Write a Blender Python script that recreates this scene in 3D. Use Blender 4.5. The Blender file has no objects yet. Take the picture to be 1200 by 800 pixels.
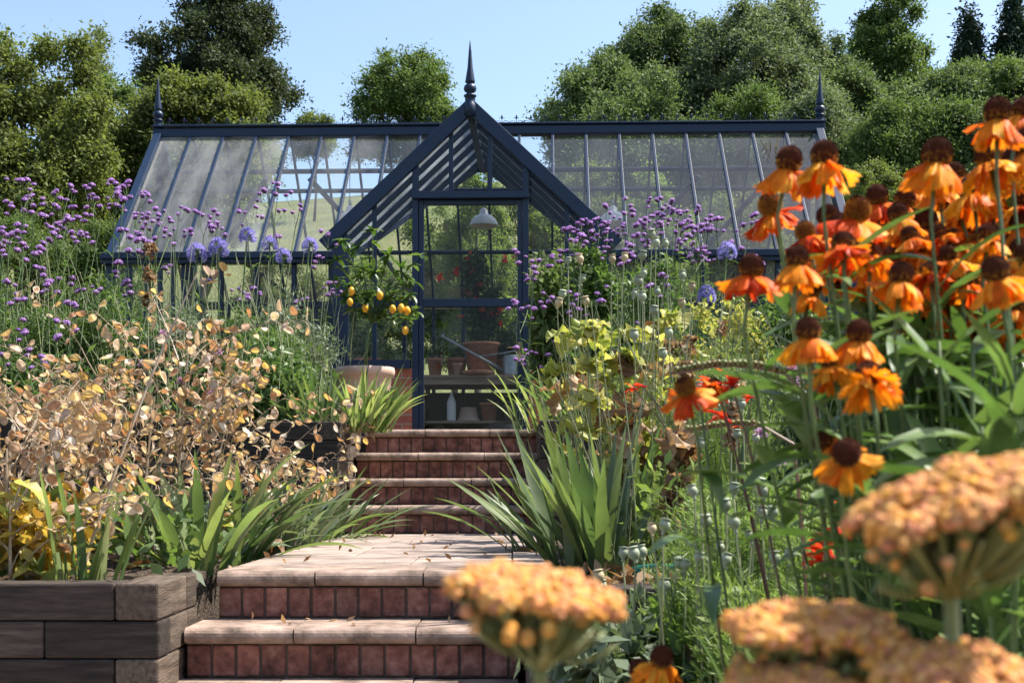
import bpy, math, random
import numpy as np
from mathutils import Vector, Matrix, Quaternion

R = math.radians
S = bpy.context.scene
COL = S.collection
CZ = 0.72            # eye height above the lower path
FOC = 1500.0         # focal length in pixels of the 1200 px wide photograph

def P(px, py, Y):
    return Vector(((px - 600) / FOC * Y, Y, CZ + (568 - py) / FOC * Y))

def PX(px, Y):
    return (px - 600) / FOC * Y

# ------------------------------------------------------------------ mesh building
class MB:
    def __init__(self):
        self.v = []; self.f = []; self.m = []

    def add(self, vs, fs, mi=0):
        o = len(self.v)
        self.v.extend([tuple(p) for p in vs])
        for f in fs:
            self.f.append(tuple(i + o for i in f)); self.m.append(mi)

    def box(self, a, b, mi=0):
        x0, y0, z0 = a; x1, y1, z1 = b
        self.add([(x0,y0,z0),(x1,y0,z0),(x1,y1,z0),(x0,y1,z0),(x0,y0,z1),(x1,y0,z1),(x1,y1,z1),(x0,y1,z1)],
                 [(3,2,1,0),(4,5,6,7),(0,1,5,4),(1,2,6,5),(2,3,7,6),(3,0,4,7)], mi)

    def beam(self, p, q, w, h, up=(0,0,1), mi=0):
        p = Vector(p); q = Vector(q); d = (q - p).normalized(); up = Vector(up)
        s = d.cross(up)
        if s.length < 1e-5: s = d.cross(Vector((0,1,0)))
        s.normalize(); u = s.cross(d).normalized()
        s *= w/2; u *= h/2
        vs = [p-s-u, p+s-u, p+s+u, p-s+u, q-s-u, q+s-u, q+s+u, q-s+u]
        self.add(vs, [(3,2,1,0),(4,5,6,7),(0,1,5,4),(1,2,6,5),(2,3,7,6),(3,0,4,7)], mi)

    def tube(self, pts, rad, n=5, mi=0, cap=True):
        pts = [Vector(p) for p in pts]
        if not hasattr(rad, '__len__'): rad = [rad]*len(pts)
        vs = []; fs = []; ref = None
        for i, p in enumerate(pts):
            d = (pts[min(i+1, len(pts)-1)] - pts[max(i-1, 0)])
            if d.length < 1e-9: d = Vector((0,0,1))
            d.normalize()
            if ref is None: ref = d.orthogonal().normalized()
            s = ref - d*ref.dot(d)
            if s.length < 1e-6: s = d.orthogonal()
            s.normalize(); ref = s; u = d.cross(s)
            for k in range(n):
                a = 2*math.pi*k/n
                vs.append(p + (s*math.cos(a) + u*math.sin(a))*rad[i])
        for i in range(len(pts)-1):
            for k in range(n):
                a = i*n+k; b = i*n+(k+1) % n
                fs.append((a, b, b+n, a+n))
        if cap:
            fs.append(tuple(range(n))[::-1]); o = (len(pts)-1)*n
            fs.append(tuple(o+k for k in range(n)))
        self.add(vs, fs, mi)

    def lathe(self, prof, n=16, M=None, mi=0):
        vs = []; fs = []
        for r, z in prof:
            for k in range(n):
                a = 2*math.pi*k/n
                p = Vector((r*math.cos(a), r*math.sin(a), z))
                vs.append(M @ p if M else p)
        for i in range(len(prof)-1):
            for k in range(n):
                a = i*n+k; b = i*n+(k+1) % n
                fs.append((a, b, b+n, a+n))
        self.add(vs, fs, mi)

    def blob(self, c, r, nu=8, nv=6, M=None, jit=0, rng=None, mi=0):
        c = Vector(c)
        if not hasattr(r, '__len__'): r = (r, r, r)
        vs = []; fs = []
        for j in range(nv+1):
            t = math.pi*j/nv
            for i in range(nu):
                a = 2*math.pi*(i+0.5*(j % 2))/nu
                k = 1 + (rng.uniform(-jit, jit) if jit else 0)
                p = Vector((r[0]*math.sin(t)*math.cos(a)*k, r[1]*math.sin(t)*math.sin(a)*k, r[2]*math.cos(t)*k))
                vs.append(c + (M @ p if M else p))
        for j in range(nv):
            for i in range(nu):
                a = j*nu+i; b = j*nu+(i+1) % nu
                fs.append((a, a+nu, b+nu, b))
        self.add(vs, fs, mi)

    def blade(self, base, az, el, L, w, droop=0.6, segs=6, fold=0.2, shape='strap', twist=0.0, mi=0, wave=0.0):
        p = Vector(base); vs = []; fs = []
        for i in range(segs+1):
            t = i/segs
            e = el - droop*t**1.4
            d = Vector((math.cos(az)*math.cos(e), math.sin(az)*math.cos(e), math.sin(e)))
            if i: p = p + d*(L/segs)
            if shape == 'strap': ww = w*(0.75+0.5*t if t < .5 else 1.0)*min(1.0, (1-t)*2.6+0.02)
            elif shape == 'lance': ww = w*max(0.04, math.sin(math.pi*min(1, t*0.93+0.06))**0.8)
            else: ww = w*max(0.05, math.sin(math.pi*min(1, t*0.9+0.08))**0.5)
            s = Vector((-math.sin(az), math.cos(az), 0))
            up = s.cross(d) * -1
            tw = twist*t
            s2 = s*math.cos(tw) + up*math.sin(tw); u2 = up*math.cos(tw) - s*math.sin(tw)
            wv = wave*math.sin(i*2.1)*w
            vs += [p - s2*ww/2 + u2*(ww*fold+wv), p, p + s2*ww/2 + u2*(ww*fold-wv)]
        for i in range(segs):
            a = i*3
            fs += [(a, a+1, a+4, a+3), (a+1, a+2, a+5, a+4)]
        self.add(vs, fs, mi)

    def mesh(self, name, mats, smooth=False):
        me = bpy.data.meshes.new(name)
        me.from_pydata([tuple(p) for p in self.v], [], self.f)
        if not isinstance(mats, (list, tuple)): mats = [mats]
        for m in mats: me.materials.append(m)
        if len(mats) > 1: me.polygons.foreach_set('material_index', self.m)
        if smooth: me.polygons.foreach_set('use_smooth', [True]*len(self.f))
        me.update()
        return me

    def build(self, name, mats, parent=None, smooth=False, loc=None, bevel=0):
        return link(name, self.mesh(name, mats, smooth), parent, loc, bevel)

def link(name, me, parent=None, loc=None, bevel=0):
    o = bpy.data.objects.new(name, me); COL.objects.link(o)
    if parent: o.parent = parent
    if loc is not None: o.location = loc
    if bevel:
        b = o.modifiers.new('Bevel', 'BEVEL'); b.width = bevel; b.segments = 2; b.limit_method = 'ANGLE'; b.angle_limit = R(40)
    return o

def inst(name, me, parent, loc, rot=None, scale=1.0):
    o = bpy.data.objects.new(name, me); COL.objects.link(o); o.parent = parent; o.location = loc
    if rot is not None:
        o.rotation_mode = 'QUATERNION'; o.rotation_quaternion = rot
    o.scale = (scale,)*3 if not hasattr(scale, '__len__') else scale
    return o

def thing(name, label, cat, loc=(0,0,0), group=None, rotz=0):
    o = bpy.data.objects.new(name, None); COL.objects.link(o)
    o.location = loc; o.rotation_euler = (0,0,rotz); o.empty_display_size = .1
    tag(o, label, cat, group)
    return o

def tag(o, label, cat, group=None):
    o['label'] = label; o['category'] = cat
    if group: o['group'] = group
    return o

def kind(o, k):
    o['kind'] = k; return o

def npmesh(name, verts, nper, mat, smooth=False):
    """verts (N, nper, 3): N separate faces of nper corners"""
    N = len(verts)
    me = bpy.data.meshes.new(name)
    me.vertices.add(N*nper); me.vertices.foreach_set('co', np.ascontiguousarray(verts, dtype=np.float32).ravel())
    me.loops.add(N*nper); me.loops.foreach_set('vertex_index', np.arange(N*nper, dtype=np.int32))
    me.polygons.add(N)
    me.polygons.foreach_set('loop_start', np.arange(0, N*nper, nper, dtype=np.int32))
    me.materials.append(mat); me.update(calc_edges=True)
    return me

def unit(a):
    return a/np.maximum(np.linalg.norm(a, axis=-1, keepdims=True), 1e-9)

def leafquads(rng, C, D, Nn, L, W, jl=.35):
    """leaves at C pointing along D with face normals near Nn"""
    n = len(C)
    D = unit(D); Sd = unit(np.cross(D, Nn)); Nn = np.cross(Sd, D)
    l = (L*rng.uniform(1-jl, 1+jl, (n,1))); w = (W*rng.uniform(1-jl, 1+jl, (n,1)))
    q = np.stack([C, C + D*l*.5 + Sd*w*.5 + Nn*w*.18, C + D*l, C + D*l*.45 - Sd*w*.5 + Nn*w*.18], axis=1)
    return q

def crown_quads(seed, lobes, nspray, leaves, L, W, sprayr, shell=.5, droop=.25, up=.55):
    """leaf sprays through the outer volume of a list of lobes (cx,cy,cz,rx,ry,rz)"""
    rng = np.random.default_rng(seed)
    lob = np.array(lobes, dtype=float)
    wts = (lob[:,3]*lob[:,4]*lob[:,5])**(2/3.); wts /= wts.sum()
    k = rng.choice(len(lob), nspray, p=wts)
    d = unit(rng.normal(size=(nspray,3)))
    r = rng.uniform(shell**3, 1, (nspray,1))**(1/3.)*rng.uniform(.88, 1.1, (nspray,1))
    if shell < .15: r = np.minimum(np.abs(rng.normal(size=(nspray,1)))*.52, .95)
    C = lob[k,:3] + d*r*lob[k,3:6]
    out = unit(d + rng.normal(size=d.shape)*.45 + np.array([0,0,-droop]))
    nrm = unit(d*.5 + np.array([0,0,up]) + rng.normal(size=d.shape)*.3)
    C = np.repeat(C, leaves, 0); O = np.repeat(out, leaves, 0); Nn = np.repeat(nrm, leaves, 0)
    m = len(C)
    t = rng.uniform(-1, 1, (m,1))*sprayr
    P_ = C + O*t + rng.normal(size=(m,3))*sprayr*.25
    D = unit(O*.6 + rng.normal(size=(m,3))*.6)
    Nn = unit(Nn + rng.normal(size=(m,3))*.45)
    return leafquads(rng, P_, D, Nn, L, W)

# ------------------------------------------------------------------ materials
def newmat(name):
    m = bpy.data.materials.new(name); m.use_nodes = True
    nt = m.node_tree; nt.nodes.clear()
    return m, nt, nt.nodes.new, nt.links.new

def ramp(nt, cols, interp='LINEAR'):
    n = nt.nodes.new('ShaderNodeValToRGB'); cr = n.color_ramp; cr.interpolation = interp
    while len(cr.elements) > 1: cr.elements.remove(cr.elements[-1])
    for i, c in enumerate(cols):
        t = i/max(1, len(cols)-1) if interp == 'LINEAR' else i/len(cols)
        if len(c) == 4: t, c = c[0], c[1:]
        e = cr.elements[0] if i == 0 else cr.elements.new(t)
        e.position = t; e.color = (*c, 1)
    return n

def mat_leaf(name, cols, trans=.4, rough=.5, vein=0, spec=.4, tmul=(1.25,1.35,.75)):
    """leaf: colour varies leaf by leaf; thin, so light comes through it"""
    m, nt, N, L = newmat(name)
    g = N('ShaderNodeNewGeometry'); r = ramp(nt, cols); L(g.outputs['Random Per Island'], r.inputs[0])
    tc = N('ShaderNodeTexCoord'); nz = N('ShaderNodeTexNoise'); nz.inputs['Scale'].default_value = vein or 9
    nz.inputs['Detail'].default_value = 3
    L(tc.outputs['Object'], nz.inputs['Vector'])
    hs = N('ShaderNodeHueSaturation'); mr = N('ShaderNodeMapRange')
    mr.inputs['From Min'].default_value = .25; mr.inputs['From Max'].default_value = .75
    mr.inputs['To Min'].default_value = .72; mr.inputs['To Max'].default_value = 1.3
    L(nz.outputs['Fac'], mr.inputs['Value']); L(mr.outputs[0], hs.inputs['Value']); L(r.outputs[0], hs.inputs['Color'])
    b = N('ShaderNodeBsdfPrincipled'); b.inputs['Roughness'].default_value = rough
    b.inputs['Specular IOR Level'].default_value = spec
    L(hs.outputs[0], b.inputs['Base Color'])
    t = N('ShaderNodeBsdfTranslucent')
    mu = N('ShaderNodeMix'); mu.data_type = 'RGBA'; mu.blend_type = 'MULTIPLY'; mu.inputs['Factor'].default_value = 1
    L(hs.outputs[0], mu.inputs[6]); mu.inputs[7].default_value = (*tmul, 1); L(mu.outputs[2], t.inputs['Color'])
    mx = N('ShaderNodeMixShader'); mx.inputs[0].default_value = trans
    L(b.outputs[0], mx.inputs[1]); L(t.outputs[0], mx.inputs[2])
    o = N('ShaderNodeOutputMaterial'); L(mx.outputs[0], o.inputs[0])
    return m

def mat_solid(name, cols, scale=8, rough=.7, bump=.15, stretch=(1,1,1), spec=.4, detail=6, metal=0, island=.0, objrand=.0, bscale=None, dist=.01):
    """noise-mottled solid; island / objrand: how far each piece differs in tone"""
    m, nt, N, L = newmat(name)
    tc = N('ShaderNodeTexCoord'); mp = N('ShaderNodeMapping'); mp.inputs['Scale'].default_value = stretch
    L(tc.outputs['Object'], mp.inputs[0])
    nz = N('ShaderNodeTexNoise'); nz.inputs['Scale'].default_value = scale; nz.inputs['Detail'].default_value = detail
    nz.inputs['Roughness'].default_value = .65
    L(mp.outputs[0], nz.inputs['Vector'])
    mr = N('ShaderNodeMapRange'); mr.inputs['From Min'].default_value = .3; mr.inputs['From Max'].default_value = .7
    L(nz.outputs['Fac'], mr.inputs['Value'])
    r = ramp(nt, cols); L(mr.outputs[0], r.inputs[0]); col = r.outputs[0]
    for amt, src in ((island, 'g'), (objrand, 'o')):
        if not amt: continue
        g = N('ShaderNodeNewGeometry').outputs['Random Per Island'] if src == 'g' else N('ShaderNodeObjectInfo').outputs['Random']
        h = N('ShaderNodeHueSaturation'); q = N('ShaderNodeMapRange')
        q.inputs['To Min'].default_value = 1-amt; q.inputs['To Max'].default_value = 1+amt
        L(g, q.inputs['Value']); L(q.outputs[0], h.inputs['Value']); L(col, h.inputs['Color']); col = h.outputs[0]
    b = N('ShaderNodeBsdfPrincipled'); b.inputs['Roughness'].default_value = rough
    b.inputs['Specular IOR Level'].default_value = spec; b.inputs['Metallic'].default_value = metal
    L(col, b.inputs['Base Color'])
    if bump:
        n2 = N('ShaderNodeTexNoise'); n2.inputs['Scale'].default_value = bscale or scale*4; n2.inputs['Detail'].default_value = 5
        L(mp.outputs[0], n2.inputs['Vector'])
        bp = N('ShaderNodeBump'); bp.inputs['Strength'].default_value = bump; bp.inputs['Distance'].default_value = dist
        L(n2.outputs['Fac'], bp.inputs['Height']); L(bp.outputs[0], b.inputs['Normal'])
    o = N('ShaderNodeOutputMaterial'); L(b.outputs[0], o.inputs[0])
    return m

def mat_brick(name):
    m, nt, N, L = newmat(name)
    tc = N('ShaderNodeTexCoord'); sp = N('ShaderNodeSeparateXYZ'); L(tc.outputs['Object'], sp.inputs[0])
    ad = N('ShaderNodeMath'); L(sp.outputs[0], ad.inputs[0]); L(sp.outputs[1], ad.inputs[1])
    cb = N('ShaderNodeCombineXYZ'); L(ad.outputs[0], cb.inputs[0]); L(sp.outputs[2], cb.inputs[1])
    bt = N('ShaderNodeTexBrick'); L(cb.outputs[0], bt.inputs['Vector'])
    bt.inputs['Scale'].default_value = 1; bt.inputs['Brick Width'].default_value = .225; bt.inputs['Row Height'].default_value = .075
    bt.inputs['Mortar Size'].default_value = .006; bt.inputs['Color1'].default_value = (.42,.13,.075,1)
    bt.inputs['Color2'].default_value = (.27,.075,.05,1); bt.inputs['Mortar'].default_value = (.32,.24,.19,1)
    nz = N('ShaderNodeTexNoise'); nz.inputs['Scale'].default_value = 14; nz.inputs['Detail'].default_value = 6
    L(tc.outputs['Object'], nz.inputs['Vector'])
    h = N('ShaderNodeHueSaturation'); q = N('ShaderNodeMapRange'); q.inputs['To Min'].default_value = .55; q.inputs['To Max'].default_value = 1.45
    L(nz.outputs['Fac'], q.inputs['Value']); L(q.outputs[0], h.inputs['Value']); L(bt.outputs['Color'], h.inputs['Color'])
    b = N('ShaderNodeBsdfPrincipled'); b.inputs['Roughness'].default_value = .85; L(h.outputs[0], b.inputs['Base Color'])
    bp = N('ShaderNodeBump'); bp.inputs['Strength'].default_value = .5; bp.inputs['Distance'].default_value = .006; bp.invert = True
    L(bt.outputs['Fac'], bp.inputs['Height']); L(bp.outputs[0], b.inputs['Normal'])
    o = N('ShaderNodeOutputMaterial'); L(b.outputs[0], o.inputs[0])
    return m

def mat_glass(name, dust=.07, refl=.1, tint=(.95,.975,.965), ior=1.5):
    m, nt, N, L = newmat(name)
    tr = N('ShaderNodeBsdfTransparent'); tr.inputs[0].default_value = (*tint, 1)
    gl = N('ShaderNodeBsdfGlossy'); gl.inputs['Roughness'].default_value = .02
    fr = N('ShaderNodeFresnel'); fr.inputs[0].default_value = ior
    ml = N('ShaderNodeMath'); ml.operation = 'MULTIPLY_ADD'; ml.inputs[1].default_value = .9; ml.inputs[2].default_value = refl*.3
    ml.use_clamp = True; L(fr.outputs[0], ml.inputs[0])
    a = N('ShaderNodeMixShader'); L(ml.outputs[0], a.inputs[0]); L(tr.outputs[0], a.inputs[1]); L(gl.outputs[0], a.inputs[2])
    df = N('ShaderNodeBsdfDiffuse'); df.inputs[0].default_value = (.72,.72,.7,1)
    tl = N('ShaderNodeBsdfTranslucent'); tl.inputs[0].default_value = (.72,.72,.7,1)
    dd = N('ShaderNodeMixShader'); dd.inputs[0].default_value = .5; L(df.outputs[0], dd.inputs[1]); L(tl.outputs[0], dd.inputs[2])
    tc = N('ShaderNodeTexCoord'); mp = N('ShaderNodeMapping'); mp.inputs['Scale'].default_value = (3.0, 1.2, 1.2)
    L(tc.outputs['Object'], mp.inputs[0])
    nz = N('ShaderNodeTexNoise'); nz.inputs['Scale'].default_value = 1.1; nz.inputs['Detail'].default_value = 3; nz.inputs['Roughness'].default_value = .6
    L(mp.outputs[0], nz.inputs['Vector'])
    q = N('ShaderNodeMapRange'); q.inputs['From Min'].default_value = .35; q.inputs['From Max'].default_value = .75
    q.inputs['To Min'].default_value = dust*.35; q.inputs['To Max'].default_value = dust*2.2; L(nz.outputs['Fac'], q.inputs['Value'])
    b = N('ShaderNodeMixShader'); L(q.outputs[0], b.inputs[0]); L(a.outputs[0], b.inputs[1]); L(dd.outputs[0], b.inputs[2])
    o = N('ShaderNodeOutputMaterial'); L(b.outputs[0], o.inputs[0])
    return m

M = {}
M['navy'] = mat_solid('navy paint', [(.006,.017,.042),(.01,.024,.056)], scale=5, rough=.42, bump=.05, spec=.32)
M['brick'] = mat_brick('dwarf wall brick')
M['stepbrick'] = mat_solid('step brick', [(.05,.028,.022),(.2,.082,.06),(.33,.18,.14)], scale=17, rough=.85, bump=.5, island=.35, spec=.25)
M['mortar'] = mat_solid('mortar', [(.06,.045,.037),(.14,.105,.085)], scale=30, rough=.95, bump=.4)
M['coping'] = mat_solid('coping stone', [(.05,.036,.028),(.25,.18,.14),(.42,.31,.25)], scale=8, rough=.85, bump=.45, island=.12, spec=.25)
M['paving'] = mat_solid('paving slab', [(.13,.1,.082),(.28,.22,.185),(.37,.3,.255)], scale=6, rough=.85, bump=.4, island=.12, spec=.25)
M['sleeperx'] = mat_solid('weathered timber', [(.014,.01,.008),(.042,.031,.024),(.075,.058,.045)], scale=9, stretch=(.6,6,6), rough=.8, bump=.45, objrand=.45, spec=.3)  # darker copy for front runs, their shade put into the colour
M['sleepery'] = mat_solid('sunlit weathered timber', [(.025,.018,.013),(.08,.058,.042),(.13,.098,.072)], scale=9, stretch=(6,.6,6), rough=.8, bump=.45, objrand=.4, spec=.3)  # lighter copy for side runs, sunlight on them put into the colour
M['soil'] = mat_solid('soil', [(.03,.02,.014),(.075,.052,.036),(.11,.08,.055)], scale=22, rough=.95, bump=1, dist=.03)
M['path'] = mat_solid('path stone', [(.2,.16,.14),(.36,.29,.25)], scale=5, rough=.9, bump=.4)
M['meadow'] = mat_solid('meadow', [(.07,.09,.025),(.13,.14,.045),(.19,.18,.07)], scale=.22, rough=.95, bump=.8, bscale=6, dist=.3, detail=9)
M['glass'] = mat_glass('roof glass', dust=.034, refl=.1)
M['milky'] = mat_glass('milky roof glass', dust=.2, refl=.1)  # sky reflection and haze put into the pane as a white film
M['porchglass'] = mat_glass('sunlit porch glass', dust=.42, refl=.1)  # heavier film on one slope puts the sun's glow into its colour
M['hazy'] = mat_glass('hazy roof glass', dust=.1, refl=.1)
M['clear'] = mat_glass('window glass', dust=.003, refl=.0, ior=1.3)
M['bark'] = mat_solid('bark', [(.045,.035,.025),(.12,.095,.07)], scale=6, stretch=(3,3,.6), rough=.9, bump=.8, dist=.03)
M['terracotta'] = mat_solid('terracotta', [(.33,.13,.075),(.46,.21,.13),(.5,.3,.22)], scale=7, rough=.85, bump=.15)
M['paleclay'] = mat_solid('pale clay', [(.42,.25,.18),(.5,.34,.26),(.55,.42,.35)], scale=6, rough=.85, bump=.15)
M['zinc'] = mat_solid('galvanised steel', [(.25,.28,.3),(.4,.43,.45)], scale=10, rough=.45, bump=.05, metal=.7)
M['whitemetal'] = mat_solid('white enamel', [(.68,.68,.66),(.78,.78,.76)], scale=5, rough=.3, bump=0)
M['benchwood'] = mat_solid('bench wood', [(.2,.14,.09),(.36,.27,.19)], scale=6, stretch=(.5,5,5), rough=.7, bump=.3)
M['darkplastic'] = mat_solid('dark plastic', [(.02,.02,.022),(.03,.03,.03)], scale=5, rough=.5, bump=0)
M['hose'] = mat_solid('green hose', [(.01,.16,.12),(.02,.22,.16)], scale=5, rough=.35, bump=0)
M['brass'] = mat_solid('dull brass', [(.25,.2,.1),(.35,.28,.15)], scale=9, rough=.4, bump=0, metal=.8)

# leaves and flowers
G = lambda *c: list(c)
M['tree_light'] = mat_leaf('ash leaf', G((.075,.1,.028),(.125,.15,.045),(.185,.21,.072)), trans=.42, rough=.62, spec=.18, vein=.5)
M['tree_mid'] = mat_leaf('maple leaf', G((.065,.105,.03),(.105,.155,.048),(.155,.2,.075)), trans=.36, rough=.62, spec=.18, vein=.35)
M['tree_dark'] = mat_leaf('beech leaf', G((.032,.048,.024),(.055,.072,.036),(.085,.1,.052)), trans=.28, rough=.62, spec=.18, vein=.4)
M['tree_wood'] = mat_leaf('woodland leaf', G((.07,.108,.04),(.115,.16,.064),(.165,.205,.095)), trans=.32, rough=.62, spec=.18, vein=.25)
M['tree_willow'] = mat_leaf('willow leaf', G((.085,.118,.06),(.135,.168,.09),(.185,.215,.125)), trans=.32, rough=.62, spec=.18, vein=.3)
M['conifer'] = mat_leaf('fir needles', G((.018,.035,.022),(.03,.05,.034)), trans=.15, rough=.62, spec=.18, vein=.4)
M['hedge'] = mat_leaf('hedge leaf', G((.09,.14,.03),(.15,.2,.05),(.23,.28,.09)), trans=.5, rough=.62, spec=.18, vein=.8)
M['shrub'] = mat_leaf('shrub leaf', G((.05,.095,.025),(.09,.15,.04),(.14,.2,.065)), trans=.42)
M['sage'] = mat_leaf('grey green leaf', G((.09,.13,.075),(.14,.18,.11),(.2,.24,.16)), trans=.3)
M['lime'] = mat_leaf('yellowing leaf', G((.2,.25,.05),(.36,.37,.1),(.5,.46,.18),(.28,.31,.07)), trans=.5, tmul=(1.2,1.2,.7))
M['golden'] = mat_leaf('golden leaf', G((.42,.3,.05),(.55,.42,.09),(.5,.3,.07),(.36,.38,.08)), trans=.5, tmul=(1.2,1.1,.7))
M['dryleaf'] = mat_leaf('dead leaf', G((.13,.07,.035),(.26,.16,.08),(.42,.3,.18)), trans=.35, tmul=(1.2,1.0,.7))
M['iris'] = mat_leaf('iris leaf', G((.055,.09,.04),(.09,.14,.055),(.16,.2,.075),(.12,.16,.085)), trans=.4, rough=.4, vein=7)
M['variegated'] = mat_leaf('pale strap leaf', G((.09,.15,.04),(.2,.26,.09),(.38,.4,.18),(.12,.19,.06)), trans=.42, rough=.45)
M['fern'] = mat_leaf('thread leaf', G((.12,.18,.04),(.18,.27,.06),(.3,.38,.1)), trans=.4)
M['stem'] = mat_leaf('green stem', G((.07,.12,.035),(.12,.17,.055)), trans=.1)
M['palestem'] = mat_leaf('pale stem', G((.16,.19,.09),(.28,.29,.16)), trans=.1)
M['drystem'] = mat_leaf('dry stem', G((.26,.19,.12),(.42,.34,.24)), trans=.05)
M['drystem_dark'] = mat_leaf('dark dry stem', G((.1,.06,.04),(.2,.13,.085)), trans=.05)
M['verbena'] = mat_leaf('verbena floret', G((.32,.14,.46),(.47,.25,.6),(.62,.42,.74)), trans=.35, tmul=(1.15,.9,1.15))
M['verbena_calyx'] = mat_leaf('verbena calyx', G((.07,.025,.08),(.11,.045,.12)), trans=.1)
M['agapanthus'] = mat_leaf('agapanthus floret', G((.3,.26,.56),(.41,.37,.66),(.55,.51,.77)), trans=.4, tmul=(1,1,1.15))
M['pod'] = mat_leaf('honesty pod', G((.36,.2,.1),(.5,.36,.25),(.62,.44,.14),(.4,.25,.2),(.7,.6,.48),(.46,.24,.11),(.25,.15,.12),(.74,.67,.57),(.64,.48,.2),(.48,.36,.3)), trans=.5, rough=.5, vein=70, tmul=(1.2,1.05,.74))
M['podrim'] = mat_leaf('honesty pod rim', G((.36,.24,.12),(.55,.42,.27),(.2,.11,.06),(.6,.5,.36)), trans=.2)
M['poppyhead'] = mat_solid('poppy seedhead', [(.2,.23,.15),(.29,.32,.22)], scale=40, rough=.6, bump=.1, objrand=.25)
M['poppydry'] = mat_solid('dry poppy seedhead', [(.33,.26,.15),(.45,.36,.22)], scale=40, rough=.7, bump=.1, objrand=.2)
M['hel_orange'] = mat_leaf('orange petal', G((.72,.13,.008),(.82,.24,.012),(.88,.38,.03)), trans=.42, rough=.5, vein=130, spec=.15, tmul=(1.15,1.0,.6))
M['hel_gold'] = mat_leaf('golden petal', G((.82,.26,.012),(.88,.38,.02),(.9,.46,.05)), trans=.45, rough=.5, vein=130, spec=.15, tmul=(1.12,1.0,.6))
M['hel_red'] = mat_leaf('scarlet petal', G((.58,.055,.008),(.74,.1,.01),(.82,.2,.015)), trans=.42, rough=.5, vein=130, spec=.15, tmul=(1.2,.9,.6))
M['cone_dark'] = mat_leaf('dark cone floret', G((.03,.008,.006),(.06,.016,.01),(.095,.03,.012)), trans=0, rough=.85, spec=.1, vein=300)
M['cone_gold'] = mat_leaf('golden cone floret', G((.2,.07,.008),(.36,.15,.015),(.5,.25,.03)), trans=.1, rough=.8, spec=.1, vein=300)
M['yarrow'] = mat_leaf('yarrow floret', G((.7,.32,.065),(.73,.38,.1),(.6,.22,.12),(.76,.46,.15),(.65,.28,.14),(.76,.41,.07)), trans=.2, rough=.7, vein=200, spec=.15, tmul=(1.1,1,.8))
M['yarrow_stem'] = mat_leaf('yarrow stalk', G((.17,.2,.07),(.26,.26,.09),(.3,.25,.09)), trans=.15)
M['lemon'] = mat_solid('lemon peel', [(.76,.33,.015),(.8,.42,.03)], scale=30, rough=.4, bump=.25, spec=.4, bscale=160, dist=.002)
M['citrus'] = mat_leaf('lemon leaf', G((.035,.075,.015),(.07,.13,.025),(.14,.2,.05)), trans=.35, rough=.3, spec=.5)
M['red'] = mat_leaf('red petal', G((.5,.02,.015),(.66,.045,.02),(.72,.1,.03)), trans=.4, tmul=(1.2,.8,.7))
M['pink'] = mat_leaf('pink petal', G((.5,.26,.42),(.66,.46,.6)), trans=.4, tmul=(1,1,1))
M['crocpod'] = mat_leaf('crocosmia pod', G((.13,.16,.035),(.2,.21,.06),(.2,.13,.045)), trans=.1)
# ------------------------------------------------------------------ setting
Z1 = CZ - .27        # landing and lower beds
Z2 = CZ + .35        # platform, upper beds, greenhouse floor

def smooth(t):
    t = min(1, max(0, t)); return t*t*(3-2*t)

def ground_z(x, y):
    z = smooth((y-8.4)/.6)*(Z2-.08)
    if y > 15.5:
        d = y-15.5
        z += 25*smooth(d/110)*(1+.10*math.sin(x*.02+1)+.05*math.sin(x*.06)) + .25*math.sin(x*.3)*smooth(d/20)*math.cos(y*.21)
        if y > 150: z *= 1-.55*smooth((y-150)/500)
    return z

def ground():
    b = MB()
    ys = list(np.arange(-6, 7, .9)) + list(np.arange(7.9, 9.2, .1)) + list(np.arange(9.6, 16, .8)) + list(np.arange(17, 160, 3.2)) + [175, 200, 240, 300, 400, 520, 700, 1000, 1500, 2500]
    xs = [-2500,-1200,-600,-320,-200,-150] + list(np.arange(-120, 121, 4)) + [150,200,320,600,1200,2500]
    vs = [(x, y, ground_z(x, y)) for y in ys for x in xs]; n = len(xs)
    fs = [(j*n+i, j*n+i+1, (j+1)*n+i+1, (j+1)*n+i) for j in range(len(ys)-1) for i in range(n-1)]
    b.add(vs, fs)
    kind(b.build('ground', M['meadow'], smooth=True), 'structure')
ground()

def soilbed(name, x0, x1, y0, y1, z, seed, base):
    rng = random.Random(seed); b = MB()
    nx = max(4, int((x1-x0)/.12)); ny = max(4, int((y1-y0)/.12))
    nx = min(nx, 60); ny = min(ny, 40)
    vs = []
    for j in range(ny+1):
        for i in range(nx+1):
            e = 0 if i in (0, nx) or j in (0, ny) else 1
            vs.append((x0+(x1-x0)*i/nx, y0+(y1-y0)*j/ny, z + e*rng.uniform(-.02, .03)))
    fs = [(j*(nx+1)+i, j*(nx+1)+i+1, (j+1)*(nx+1)+i+1, (j+1)*(nx+1)+i) for j in range(ny) for i in range(nx)]
    o = len(vs)
    vs += [(x0,y0,base),(x1,y0,base),(x1,y1,base),(x0,y1,base)]
    c = [0, nx, (ny+1)*(nx+1)-1, ny*(nx+1)]
    fs += [(o, o+1, c[1], c[0]), (o+1, o+2, c[2], c[1]), (o+2, o+3, c[3], c[2]), (o+3, o, c[0], c[3])]
    b.add(vs, fs)
    kind(b.build(name, M['soil']), 'structure')
soilbed('soil', -7, -1.06, 3.64, 7.02, Z1-.03, 1, -.02)
soilbed('soil', -9, -1.05, 7.17, 11.25, Z2-.03, 2, .0)
soilbed('soil', .16, 8, 3.50, 6.88, Z1-.03, 3, -.02)
soilbed('soil', .25, 9, 7.02, 11.25, Z2-.03, 4, .0)
soilbed('soil', .12, 7, -.6, 3.33, .03, 5, -.03)

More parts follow.
